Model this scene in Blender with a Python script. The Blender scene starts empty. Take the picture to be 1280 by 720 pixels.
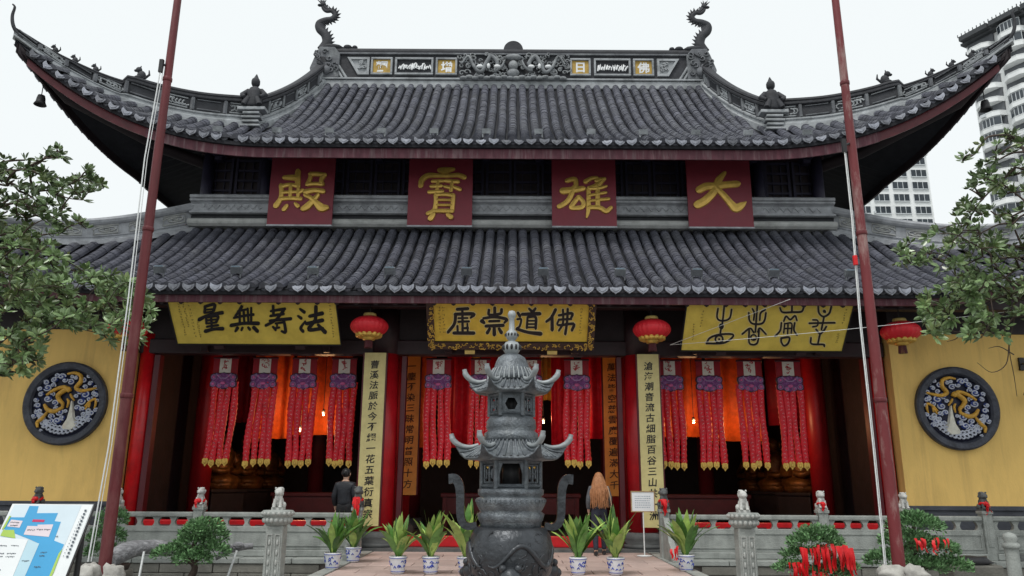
import bpy, math, random
from math import sin, cos, pi, radians, sqrt
from mathutils import Vector, Matrix, noise
random.seed(7)
scene = bpy.context.scene
col = scene.collection

# ------------------------------------------------------------------ camera, sky, sun, exposure
CAM_Z, FPX, TILT = 1.45, 960.0, 14.3
cam_data = bpy.data.cameras.new('camera')
cam_data.sensor_width = 36.0
cam_data.lens = 36.0 * FPX / 1280.0
cam_data.clip_start = 0.1
cam_data.clip_end = 2000
cam = bpy.data.objects.new('camera', cam_data)
col.objects.link(cam)
cam.matrix_world = Matrix.Translation((0, 0, CAM_Z)) @ Matrix.Rotation(radians(90 + TILT), 4, 'X') @ Matrix.Rotation(radians(0.32), 4, 'Z')
scene.camera = cam

SUN_EL, SUN_AZ = 62.0, 205.0          # azimuth measured clockwise from +Y (behind the camera, a little to the left)
world = bpy.data.worlds.new('World')
scene.world = world
world.use_nodes = True
wn, wl = world.node_tree.nodes, world.node_tree.links
wn.clear()
sky = wn.new('ShaderNodeTexSky')
sky.sky_type = 'NISHITA'
sky.sun_disc = False
sky.sun_elevation = radians(SUN_EL)
sky.sun_rotation = radians(SUN_AZ)
sky.dust_density = 4.0
bgA = wn.new('ShaderNodeBackground')
bgA.inputs['Strength'].default_value = 0.08
wl.new(sky.outputs[0], bgA.inputs['Color'])
bgB = wn.new('ShaderNodeBackground')           # the even white cloud deck of an overcast day
bgB.inputs['Color'].default_value = (0.93, 0.975, 0.98, 1)
bgB.inputs['Strength'].default_value = 0.86
mixw = wn.new('ShaderNodeMixShader')
mixw.inputs[0].default_value = 0.93
wl.new(bgA.outputs[0], mixw.inputs[1])
wl.new(bgB.outputs[0], mixw.inputs[2])
wout = wn.new('ShaderNodeOutputWorld')
wl.new(mixw.outputs[0], wout.inputs['Surface'])

sd = bpy.data.lights.new('sun', 'SUN')
sd.energy = 1.5
sd.angle = radians(16)
sd.color = (1.0, 0.97, 0.93)
so = bpy.data.objects.new('sun', sd)
col.objects.link(so)
az = radians(SUN_AZ)
sdir = Vector((sin(az) * cos(radians(SUN_EL)), cos(az) * cos(radians(SUN_EL)), sin(radians(SUN_EL))))
so.rotation_euler = sdir.to_track_quat('Z', 'Y').to_euler()
so.location = (0, -20, 40)

scene.view_settings.view_transform = 'Standard'
scene.view_settings.look = 'None'
scene.view_settings.exposure = 0.28
scene.view_settings.gamma = 1.0
scene.view_settings.use_curve_mapping = False
scene.cycles.max_bounces = 6
scene.cycles.use_denoising = True

# ------------------------------------------------------------------ helpers
_st, _ct = sin(radians(TILT)), cos(radians(TILT))
def P(u, v, Y):
    """a point of the place seen at photo pixel (u, v) that stands Y metres in front of the viewer"""
    x, y = (u - 640) / FPX, (360 - v) / FPX
    d = _ct - y * _st
    return Vector((x / d * Y, Y, CAM_Z + (_st + y * _ct) / d * Y))
def PX(u, v, Y): return P(u, v, Y).x
def PZ(v, Y): return P(640, v, Y).z

def lin(h):
    h = h.lstrip('#')
    out = []
    for i in (0, 2, 4):
        c = int(h[i:i + 2], 16) / 255
        out.append(c / 12.92 if c <= 0.04045 else ((c + 0.055) / 1.055) ** 2.4)
    return tuple(out)

def tag(o, label=None, cat=None, group=None, kind=None):
    if label: o['label'] = label
    if cat: o['category'] = cat
    if group: o['group'] = group
    if kind: o['kind'] = kind
    return o

def empty(name, loc, label=None, cat=None, group=None, rz=0.0, kind=None):
    o = bpy.data.objects.new(name, None)
    o.empty_display_size = 0.2
    col.objects.link(o)
    o.location = loc
    o.rotation_euler = (0, 0, rz)
    return tag(o, label, cat, group, kind)

def copy_tree(o, parent=None):
    c = o.copy()
    col.objects.link(c)
    c.parent = parent
    for ch in list(o.children):
        copy_tree(ch, c)
    return c

def catmull(pts, n=8, closed=False):
    pts = [Vector(p) for p in pts]
    if len(pts) < 3:
        return [pts[0].lerp(pts[1], i / n) for i in range(n + 1)]
    out = []
    N = len(pts)
    rng = range(N if closed else N - 1)
    for i in rng:
        if closed:
            p0, p1, p2, p3 = pts[(i - 1) % N], pts[i], pts[(i + 1) % N], pts[(i + 2) % N]
        else:
            p1, p2 = pts[i], pts[i + 1]
            p0 = pts[i - 1] if i > 0 else p1 * 2 - p2
            p3 = pts[i + 2] if i + 2 < N else p2 * 2 - p1
        for k in range(n):
            t = k / n
            out.append(0.5 * ((2 * p1) + (p2 - p0) * t + (2 * p0 - 5 * p1 + 4 * p2 - p3) * t * t + (3 * p1 - p0 - 3 * p2 + p3) * t ** 3))
    if not closed:
        out.append(pts[-1])
    return out

# carving, print and stitching too fine to pick apart piece by piece
FINE = {'carved_scroll', 'carved_scrolls', 'carved_leaves', 'dragon_relief', 'relief_highlights', 'cloud_scrolls', 'cloud_cores', 'wave_curls', 'dragon', 'gilt_scrolls', 'small_inscription', 'card_emblem', 'embroidery', 'embroidered_flowers', 'embroidered_edge', 'key_band', 'roof_ribs', 'spire_flutes', 'finial_piercings', 'lotus_petals', 'carved_panels', 'blue_painting', 'captions', 'fine_print', 'limbs', 'roof_rail', 'dragon_spines', 'fretwork', 'ridge_panel', 'gilt_collar', 'tassel', 'panel_moulding', 'iron_bands', 'lattice', 'character_edging', 'facial_features'}
class MB:
    """collects shapes; build() links them as ONE mesh object"""
    def __init__(s, M=None):
        s.v, s.f, s.t, s.s = [], [], [], []
        s.M = M
    def add(s, verts, faces, tone=0.5, smooth=False, M=None):
        b = len(s.v)
        for p in verts:
            p = Vector(p)
            if M is not None: p = M @ p
            if s.M is not None: p = s.M @ p
            s.v.append(p)
        for f in faces:
            s.f.append([b + i for i in f]); s.t.append(tone); s.s.append(smooth)
        return s
    def box(s, c, d, M=None, tone=0.5, taper=1.0):
        x, y, z = d[0] / 2, d[1] / 2, d[2] / 2
        t = taper
        vs = [(-x, -y, -z), (x, -y, -z), (x, y, -z), (-x, y, -z), (-x * t, -y * t, z), (x * t, -y * t, z), (x * t, y * t, z), (-x * t, y * t, z)]
        T = Matrix.Translation(c)
        if M is not None: T = T @ M
        return s.add(vs, [(0, 3, 2, 1), (4, 5, 6, 7), (0, 1, 5, 4), (1, 2, 6, 5), (2, 3, 7, 6), (3, 0, 4, 7)], tone, False, T)
    def span(s, a, b, tone=0.5):
        c = [(a[i] + b[i]) / 2 for i in range(3)]
        return s.box(c, [abs(b[i] - a[i]) for i in range(3)], tone=tone)
    def tube(s, pts, r, n=8, cap=True, flat=1.0, smooth=True, up=None, tone=0.5):
        pts = [Vector(p) for p in pts]
        N = len(pts)
        rs = r if isinstance(r, (list, tuple)) else [r] * N
        vs, fs = [], []
        prev = None
        for i in range(N):
            d = (pts[min(i + 1, N - 1)] - pts[max(i - 1, 0)])
            if d.length < 1e-9: d = Vector((0, 0, 1))
            d.normalize()
            if prev is None:
                a = Vector(up) if up else (Vector((0, 0, 1)) if abs(d.z) < 0.9 else Vector((1, 0, 0)))
            else: a = prev
            a = (a - d * a.dot(d))
            if a.length < 1e-6: a = d.orthogonal()
            a.normalize(); prev = a
            b = d.cross(a)
            for k in range(n):
                q = 2 * pi * k / n
                vs.append(pts[i] + a * cos(q) * rs[i] + b * sin(q) * rs[i] * flat)
        for i in range(N - 1):
            for k in range(n):
                k2 = (k + 1) % n
                fs.append((i * n + k, i * n + k2, (i + 1) * n + k2, (i + 1) * n + k))
        s.add(vs, fs, tone, smooth)
        if cap:
            s.add(vs[:n], [tuple(reversed(range(n)))], tone)
            s.add(vs[-n:], [tuple(range(n))], tone)
        return s
    def lathe(s, prof, n=24, c=(0, 0, 0), a0=0.0, smooth=True, M=None, sq=None, tone=0.5):
        vs, fs = [], []
        for (r, z) in prof:
            for k in range(n):
                q = a0 + 2 * pi * k / n
                rr = r
                vs.append((rr * cos(q), rr * sin(q), z))
        for i in range(len(prof) - 1):
            for k in range(n):
                k2 = (k + 1) % n
                fs.append((i * n + k, i * n + k2, (i + 1) * n + k2, (i + 1) * n + k))
        fs.append(tuple(reversed(range(n))))
        L = (len(prof) - 1) * n
        fs.append(tuple(L + k for k in range(n)))
        T = Matrix.Translation(c)
        if M is not None: T = T @ M
        return s.add(vs, fs, tone, smooth, T)
    def blob(s, c, r, n=10, m=7, M=None, tone=0.5, rough=0.0):
        if not isinstance(r, (tuple, list)): r = (r, r, r)
        vs, fs = [], []
        for i in range(1, m):
            th = pi * i / m
            for k in range(n):
                q = 2 * pi * k / n
                p = Vector((sin(th) * cos(q), sin(th) * sin(q), cos(th)))
                f = 1 + (rough * noise.noise(p * 2.3 + Vector(c) * 3.1) if rough else 0)
                vs.append((p.x * r[0] * f, p.y * r[1] * f, p.z * r[2] * f))
        top = len(vs); vs.append((0, 0, r[2])); bot = len(vs); vs.append((0, 0, -r[2]))
        for i in range(m - 2):
            for k in range(n):
                k2 = (k + 1) % n
                fs.append((i * n + k, (i + 1) * n + k, (i + 1) * n + k2, i * n + k2))
        for k in range(n):
            k2 = (k + 1) % n
            fs.append((top, k, k2)); fs.append((bot, (m - 2) * n + k2, (m - 2) * n + k))
        T = Matrix.Translation(c)
        if M is not None: T = T @ M
        return s.add(vs, fs, tone, True, T)
    def prism(s, poly, y0, y1, M=None, tone=0.5):
        """outline in X-Z, pushed from y0 to y1"""
        n = len(poly)
        vs = [(x, y0, z) for x, z in poly] + [(x, y1, z) for x, z in poly]
        fs = [tuple(range(n)), tuple(reversed(range(n, 2 * n)))]
        for i in range(n):
            j = (i + 1) % n
            fs.append((j, i, n + i, n + j))
        return s.add(vs, fs, tone, False, M)
    def brush(s, pts, h, frame, n=5):
        """a written stroke: (x, y, width) points on a board; frame(x, y, out) gives the place"""
        c = catmull([(p[0], p[1], p[2]) for p in pts], n)
        a, b = c[0], c[-1]
        w0, w1 = a.z, b.z
        d0 = (c[0] - c[1]); d0.z = 0; d0.normalize()
        d1 = (c[-1] - c[-2]); d1.z = 0; d1.normalize()
        pre = [Vector((a.x + d0.x * w0 * 0.46, a.y + d0.y * w0 * 0.46, w0 * 0.25)), Vector((a.x + d0.x * w0 * 0.3, a.y + d0.y * w0 * 0.3, w0 * 0.75))]
        post = [Vector((b.x + d1.x * w1 * 0.3, b.y + d1.y * w1 * 0.3, w1 * 0.75)), Vector((b.x + d1.x * w1 * 0.46, b.y + d1.y * w1 * 0.46, w1 * 0.25))]
        c = pre + c + post
        vs, fs = [], []
        N = len(c)
        for i in range(N):
            d = c[min(i + 1, N - 1)] - c[max(i - 1, 0)]
            d.z = 0; d.normalize()
            nx, ny = -d.y, d.x
            w = c[i].z / 2
            for f, hh in ((-1, 0), (-0.82, h * 0.8), (0, h), (0.82, h * 0.8), (1, 0)):
                vs.append(frame(c[i].x + nx * w * f, c[i].y + ny * w * f, hh))
        for i in range(N - 1):
            for k in range(4):
                fs.append((i * 5 + k, i * 5 + k + 1, (i + 1) * 5 + k + 1, (i + 1) * 5 + k))
        return s.add(vs, fs, 0.5, False)
    def build(s, name, mat, parent=None, local=False, bevel=None, kind=None, label=None, cat=None, group=None, segs=2):
        vs = s.v
        off = Vector((0, 0, 0))
        if parent is not None and not local:
            p = parent; 
            while p is not None:
                off += p.location; p = p.parent
        lo = Vector((min(v.x for v in vs), min(v.y for v in vs), min(v.z for v in vs)))
        hi = Vector((max(v.x for v in vs), max(v.y for v in vs), max(v.z for v in vs)))
        org = Vector(((lo.x + hi.x) / 2, (lo.y + hi.y) / 2, lo.z))
        me = bpy.data.meshes.new(name)
        me.from_pydata([tuple(v - org) for v in vs], [], s.f)
        me.polygons.foreach_set('use_smooth', s.s)
        if any(t != 0.5 for t in s.t):
            at = me.attributes.new('tone', 'FLOAT', 'FACE')
            at.data.foreach_set('value', s.t)
        me.materials.append(mat)
        me.update()
        o = bpy.data.objects.new(name, me)
        col.objects.link(o)
        o.parent = parent
        o.location = org - off
        if bevel:
            b = o.modifiers.new('bevel', 'BEVEL'); b.width = bevel; b.segments = segs; b.limit_method = 'ANGLE'
        if kind is None and parent is not None and name in FINE: kind = 'stuff'
        return tag(o, label, cat, group, kind)

# ------------------------------------------------------------------ materials
MATS = {}
def mat(name, c, rough=0.65, var=0.18, scale=3.0, bump=0.0, bscale=None, metal=0.0, spec=0.4, c2=None, c2amt=0.5, stretch=None,
        tone=0.0, rnd=0.0, emit=None, trans=0.0, c3=None, c3scale=0.7, c3amt=0.5, detail=4.0, streak=None):
    if name in MATS: return MATS[name]
    m = bpy.data.materials.new(name); m.use_nodes = True
    N, L = m.node_tree.nodes, m.node_tree.links
    bsdf = N['Principled BSDF']
    tc = N.new('ShaderNodeTexCoord')
    mp = N.new('ShaderNodeMapping')
    geo = N.new('ShaderNodeNewGeometry')
    L.new(geo.outputs['Position'], mp.inputs['Vector'])
    if stretch: mp.inputs['Scale'].default_value = stretch
    nz = N.new('ShaderNodeTexNoise'); nz.inputs['Scale'].default_value = scale; nz.inputs['Detail'].default_value = detail
    nz.inputs['Roughness'].default_value = 0.62
    L.new(mp.outputs[0], nz.inputs['Vector'])
    ramp = N.new('ShaderNodeValToRGB')
    e = ramp.color_ramp.elements
    e[0].position, e[1].position = 0.3, 0.72
    e[0].color = (*[x * (1 - var) for x in c], 1)
    e[1].color = (*[min(1, x * (1 + var)) for x in c], 1)
    if c2:
        e[1].color = (*[a * (1 - c2amt) + b * c2amt for a, b in zip(c, c2)], 1)
    L.new(nz.outputs['Fac'], ramp.inputs['Fac'])
    out = ramp.outputs['Color']
    if c3:
        n3 = N.new('ShaderNodeTexNoise'); n3.inputs['Scale'].default_value = c3scale; n3.inputs['Detail'].default_value = 6; n3.inputs['Roughness'].default_value = 0.7
        L.new(mp.outputs[0], n3.inputs['Vector'])
        r3 = N.new('ShaderNodeMapRange'); r3.inputs['From Min'].default_value = 0.5; r3.inputs['From Max'].default_value = 0.68
        r3.inputs['To Max'].default_value = c3amt
        L.new(n3.outputs['Fac'], r3.inputs['Value'])
        mx = N.new('ShaderNodeMix'); mx.data_type = 'RGBA'
        L.new(r3.outputs[0], mx.inputs[0]); L.new(out, mx.inputs[6]); mx.inputs[7].default_value = (*c3, 1)
        out = mx.outputs[2]
    if streak:                                   # rain streaks and stains running down
        mp2 = N.new('ShaderNodeMapping'); mp2.inputs['Scale'].default_value = (3.2, 3.2, 0.16)
        L.new(geo.outputs['Position'], mp2.inputs['Vector'])
        n4 = N.new('ShaderNodeTexNoise'); n4.inputs['Scale'].default_value = 1.0; n4.inputs['Detail'].default_value = 7; n4.inputs['Roughness'].default_value = 0.68
        L.new(mp2.outputs[0], n4.inputs['Vector'])
        r4 = N.new('ShaderNodeMapRange'); r4.inputs['From Min'].default_value = 0.54; r4.inputs['From Max'].default_value = 0.78; r4.inputs['To Max'].default_value = streak[1]
        L.new(n4.outputs['Fac'], r4.inputs['Value'])
        mx4 = N.new('ShaderNodeMix'); mx4.data_type = 'RGBA'
        L.new(r4.outputs[0], mx4.inputs[0]); L.new(out, mx4.inputs[6]); mx4.inputs[7].default_value = (*streak[0], 1)
        out = mx4.outputs[2]
    if tone or rnd:
        hv = N.new('ShaderNodeHueSaturation')
        if tone:
            at = N.new('ShaderNodeAttribute'); at.attribute_name = 'tone'
            src = at.outputs['Fac']; amt = tone
        else:
            oi = N.new('ShaderNodeObjectInfo'); src = oi.outputs['Random']; amt = rnd
        mr = N.new('ShaderNodeMapRange'); mr.inputs['To Min'].default_value = 1 - amt; mr.inputs['To Max'].default_value = 1 + amt
        L.new(src, mr.inputs['Value']); L.new(mr.outputs[0], hv.inputs['Value'])
        L.new(out, hv.inputs['Color']); out = hv.outputs[0]
    L.new(out, bsdf.inputs['Base Color'])
    bsdf.inputs['Roughness'].default_value = rough
    bsdf.inputs['Metallic'].default_value = metal
    bsdf.inputs['Specular IOR Level'].default_value = spec
    if trans: bsdf.inputs['Transmission Weight'].default_value = trans
    if emit:
        bsdf.inputs['Emission Color'].default_value = (*emit[0], 1); bsdf.inputs['Emission Strength'].default_value = emit[1]
    if bump:
        bn = N.new('ShaderNodeTexNoise'); bn.inputs['Scale'].default_value = bscale or scale * 5; bn.inputs['Detail'].default_value = 5
        L.new(mp.outputs[0], bn.inputs['Vector'])
        bp = N.new('ShaderNodeBump'); bp.inputs['Strength'].default_value = bump; bp.inputs['Distance'].default_value = 0.02
        L.new(bn.outputs['Fac'], bp.inputs['Height']); L.new(bp.outputs[0], bsdf.inputs['Normal'])
    MATS[name] = m
    return m

TILE = mat('roof_tile', (0.078, 0.081, 0.102), 0.56, 0.4, 2.2, 0.5, 24, tone=0.24, c3=(0.15, 0.155, 0.165), c3scale=1.0, c3amt=0.45)
PAN = mat('pan_tile', (0.014, 0.015, 0.02), 0.8, 0.3, 4, 0.4)
DRIP = mat('drip_tile', (0.2, 0.213, 0.25), 0.55, 0.35, 6, 0.5, 30, rnd=0.45)
RIDGE = mat('ridge_plaster', (0.12, 0.127, 0.14), 0.75, 0.35, 3, 0.6, 22, c3=(0.24, 0.26, 0.265), c3scale=1.6, c3amt=0.7)
RIDGED = mat('ridge_dark', (0.03, 0.032, 0.038), 0.7, 0.35, 4, 0.5, 22)
RIDGEL = mat('ridge_pale', (0.33, 0.35, 0.365), 0.75, 0.3, 3, 0.5, 22, c3=(0.09, 0.1, 0.105), c3scale=2.0, c3amt=0.7)
WAIST = mat('band_stone', (0.36, 0.375, 0.40), 0.7, 0.25, 4, 0.4, 25, c3=(0.1, 0.105, 0.115), c3scale=1.5, c3amt=0.6)
WAISTL = mat('band_pale', (0.42, 0.43, 0.42), 0.7, 0.2, 4, 0.3, 25, c3=(0.2, 0.2, 0.19), c3scale=1.5, c3amt=0.6)
FASCIA = mat('eave_board', (0.085, 0.02, 0.032), 0.6, 0.25, 2.0, 0.2, 14, stretch=(6, 6, 0.5), c3=(0.3, 0.25, 0.25), c3scale=1.6, c3amt=0.35)
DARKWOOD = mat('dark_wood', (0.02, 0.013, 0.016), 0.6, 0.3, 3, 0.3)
SHUTTER = mat('shutter_wood', (0.024, 0.022, 0.045), 0.55, 0.3, 3, 0.3)
BEAM = mat('beam_wood', (0.03, 0.014, 0.018), 0.5, 0.3, 3, 0.2)
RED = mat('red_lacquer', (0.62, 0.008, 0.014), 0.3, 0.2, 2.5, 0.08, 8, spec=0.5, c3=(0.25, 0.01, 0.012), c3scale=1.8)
HALFSHADERED = mat('half_shaded_red_lacquer', (0.40, 0.006, 0.012), 0.34, 0.2, 2.5, 0.08, 8)  # red lacquer darkened in colour for the shadier middle columns
SHADEDRED = mat('shaded_red_lacquer', (0.26, 0.005, 0.01), 0.4, 0.2, 2.5)  # copy of the lacquer with the hall's shade put into its colour
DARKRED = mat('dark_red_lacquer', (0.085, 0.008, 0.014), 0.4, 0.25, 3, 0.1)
YELLOW = mat('yellow_limewash', (0.81, 0.54, 0.172), 0.85, 0.09, 0.8, 0.2, 30, c3=(0.60, 0.40, 0.13), c3scale=0.9, c3amt=0.6, stretch=(1.6, 1.6, 0.5), streak=((0.42, 0.27, 0.1), 0.55))
DADO = mat('dado_stone', (0.055, 0.06, 0.075), 0.7, 0.25, 3, 0.3)
STONE = mat('grey_stone', (0.30, 0.318, 0.30), 0.75, 0.2, 4, 0.45, 40, c3=(0.13, 0.14, 0.13), c3scale=1.7, c3amt=0.55, streak=((0.08, 0.085, 0.08), 0.5))
STONED = mat('dark_stone', (0.10, 0.105, 0.105), 0.75, 0.25, 4, 0.45, 40)
GRANITE = mat('pale_granite', (0.38, 0.39, 0.37), 0.7, 0.15, 60, 0.25, 60, c3=(0.2, 0.21, 0.2), c3scale=1.2, c3amt=0.5)
BLOCK = mat('plinth_block', (0.17, 0.165, 0.145), 0.85, 0.25, 3, 0.5, 30, rnd=0.2, c3=(0.09, 0.085, 0.075), c3scale=1.2)
PINK = mat('pink_paving', (0.44, 0.335, 0.30), 0.7, 0.12, 3, 0.15, 60, rnd=0.12, c3=(0.33, 0.26, 0.235), c3scale=0.9, c3amt=0.5)
JOINT = mat('paving_bed', (0.14, 0.12, 0.11), 0.9, 0.2, 5)
COURT = mat('court_stone', (0.2, 0.2, 0.19), 0.85, 0.2, 2, 0.3, 20)
IRON = mat('cast_iron', (0.115, 0.13, 0.145), 0.4, 0.45, 9, 0.7, 45, metal=0.35, spec=0.6, c3=(0.27, 0.295, 0.30), c3scale=3.5, c3amt=0.55)
IROND = mat('dark_iron', (0.05, 0.055, 0.062), 0.36, 0.3, 6, 0.7, 14, metal=0.5, spec=0.6)
IRONP = mat('pale_iron', (0.3, 0.325, 0.335), 0.5, 0.2, 6, 0.3, 30, metal=0.2)
GOLDR = mat('ridge_gold', (0.42, 0.27, 0.05), 0.5, 0.3, 5, 0.3, 12)
GOLD = mat('gold_leaf', (0.62, 0.40, 0.085), 0.36, 0.2, 5, 0.3, 12, metal=0.45, spec=0.5)
GOLDP = mat('pale_gold', (0.62, 0.47, 0.16), 0.5, 0.2, 6, 0.2)
GOLDB = mat('gold_board', (0.78, 0.60, 0.115), 0.5, 0.1, 3, 0.25, 120, c3=(0.62, 0.45, 0.07), c3scale=2.2, c3amt=0.6, metal=0.1)
GOLDD = mat('gold_board_deep', (0.72, 0.49, 0.065), 0.45, 0.12, 3, 0.25, 120, c3=(0.52, 0.31, 0.04), c3scale=2.2, c3amt=0.6, metal=0.1)
CREAM = mat('couplet_board', (0.68, 0.59, 0.27), 0.5, 0.1, 3, 0.15, 90, c3=(0.48, 0.40, 0.17), c3scale=1.4)
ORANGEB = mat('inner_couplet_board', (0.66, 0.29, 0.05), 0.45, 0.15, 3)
INK = mat('black_ink', (0.012, 0.01, 0.014), 0.45, 0.2, 5)
MAROON = mat('maroon_board', (0.19, 0.022, 0.036), 0.5, 0.12, 2.5, 0.1, c3=(0.17, 0.035, 0.05), c3scale=0.8)
FABRIC = mat('red_silk', (0.66, 0.008, 0.022), 0.5, 0.2, 6, 0.25, 30, c3=(0.8, 0.035, 0.06), c3scale=9, c3amt=0.7)
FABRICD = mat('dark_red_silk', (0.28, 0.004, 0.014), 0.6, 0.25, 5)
ORANGEF = mat('orange_silk', (0.72, 0.11, 0.015), 0.6, 0.25, 6, 0.2, 20)
YELLOWF = mat('yellow_silk', (0.6, 0.36, 0.05), 0.6, 0.2, 5, 0.2, 20)
LANTERN = mat('lantern_silk', (0.62, 0.018, 0.03), 0.5, 0.1, 4, 0.1, spec=0.4)
WHITECARD = mat('white_card', (0.74, 0.68, 0.62), 0.7, 0.08, 8)
REDINK = mat('red_ink', (0.5, 0.05, 0.06), 0.6, 0.1, 8)
PURPLE = mat('purple_embroidery', (0.16, 0.035, 0.17), 0.6, 0.5, 22, 0.3, 30, c3=(0.42, 0.18, 0.4), c3scale=15, c3amt=0.8)
NAVY = mat('navy_edge', (0.018, 0.014, 0.03), 0.6, 0.2, 6)
PINKF = mat('pink_embroidery', (0.6, 0.13, 0.33), 0.6, 0.2, 8)
LILAC = mat('lilac_embroidery', (0.36, 0.22, 0.42), 0.6, 0.2, 8)
POLE = mat('flagpole_paint', (0.12, 0.016, 0.02), 0.5, 0.25, 2, 0.3, 18, stretch=(1, 1, 0.3), c3=(0.22, 0.09, 0.085), c3scale=3, c3amt=0.5)
POLE2 = mat('scuffed_pole_paint', (0.16, 0.024, 0.028), 0.55, 0.25, 2, 0.4, 18, stretch=(1, 1, 0.3), c3=(0.42, 0.33, 0.3), c3scale=3.2, c3amt=0.7)
ROPE = mat('white_rope', (0.7, 0.72, 0.72), 0.7, 0.1, 20)
BLACKM = mat('black_metal', (0.02, 0.02, 0.022), 0.5, 0.2, 6)
WHITE = mat('white_plaster', (0.74, 0.76, 0.77), 0.6, 0.06, 0.4)
RIBBON = mat('red_ribbon', (0.62, 0.008, 0.012), 0.5, 0.2, 9)
# ------------------------------------------------------------------ ground and terraces
GZ = -0.45
g = MB(); S = 700
g.add([(-S, -60, GZ), (S, -60, GZ), (S, 1200, GZ), (-S, 1200, GZ)], [(0, 1, 2, 3)])
g.build('courtyard_ground', COURT, kind='structure')

ter = empty('terrace_pavement', (0, 15.9, GZ), kind='structure')
m = MB(); m.span((-16, 16.05, GZ), (16, 17.7, -0.05)); m.build('terrace_core', JOINT, ter)
m = MB(); m.span((-3.0, 7.6, GZ), (3.0, 16.04, -0.05)); m.build('terrace_core', JOINT, ter)
# pink flagstones, one by one
slab_cache = {}
rows = 17
for j in range(rows):
    y0 = 7.6 + j * 0.595
    off = 0.0 if j % 2 else 0.4
    x = -3.0
    first = True
    while x < 3.0 - 1e-3:
        w = 0.8 if not (first and off) else 0.4
        w = min(w, 3.0 - x); first = False
        m = MB()
        h = random.uniform(-0.004, 0.003)
        m.span((x + 0.006, y0 + 0.006, -0.046), (x + w - 0.006, y0 + 0.589, h))
        m.build('paving_slab', PINK, ter, bevel=0.006, segs=1)
        x += w
# grey kerb stones on both sides of the middle terrace
for sx in (-1, 1):
    for j in range(9):
        y0 = 7.6 + j * 1.12
        m = MB(); m.span((sx * 3.01, y0 + 0.005, GZ + 0.003), (sx * 3.24, y0 + 1.115, 0.012 + random.uniform(0, .004)))
        m.build('kerb_stone', STONE, ter, bevel=0.012)
# the long terrace under the eaves: face blocks in two courses and a top slab course
for sx in (-1, 1):
    for k in range(12):
        x0 = 3.26 + k * 1.05
        m = MB(); m.span((sx * (x0 + .006), 15.98, -0.10), (sx * (x0 + 1.044), 17.66, 0.0 + random.uniform(-.003, .003)))
        m.build('cap_slab', STONE, ter, bevel=0.012)
        for c in range(2):
            xs = x0 + (0.5 if c else 0)
            m = MB(); d = random.uniform(0, .02)
            m.span((sx * (xs + .008), 15.99 + d, GZ + 0.003 + c * 0.172), (sx * (xs + 1.042), 16.05, GZ + 0.165 + c * 0.172))
            m.build('stone_block', BLOCK, ter, bevel=0.012)
# ------------------------------------------------------------------ the temple hall
hall = empty('temple_hall', (0, 18, 0), 'two storey temple hall with grey tiled double eaves, yellow side walls and red columns', 'temple')
FY = 18.3                                    # the line of the front columns
# ---- interior shell
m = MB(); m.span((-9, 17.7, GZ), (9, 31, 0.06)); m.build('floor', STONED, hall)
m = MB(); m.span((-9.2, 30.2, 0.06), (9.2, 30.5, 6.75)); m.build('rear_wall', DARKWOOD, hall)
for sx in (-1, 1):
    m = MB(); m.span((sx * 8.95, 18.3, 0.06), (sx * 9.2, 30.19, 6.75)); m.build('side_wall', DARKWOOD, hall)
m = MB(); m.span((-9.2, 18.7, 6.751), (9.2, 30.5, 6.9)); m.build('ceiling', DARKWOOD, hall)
# ---- yellow front walls with stone dado
for sx in (-1, 1):
    m = MB(); m.span((sx * 8.93, 17.95, 1.02), (sx * 16, 18.28, 4.95)); m.build('yellow_wall', YELLOW, hall)
    m = MB(); m.span((sx * 8.93, 17.88, 0.0), (sx * 16, 18.28, 0.92)); m.span((sx * 8.93, 17.85, 0.921), (sx * 16, 18.28, 1.018)); m.build('dado', DADO, hall, bevel=0.01)
    m = MB(); m.span((sx * 8.93, 17.9, 4.951), (sx * 16, 18.3, 5.6)); m.build('wall_beam', DARKWOOD, hall)
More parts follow.
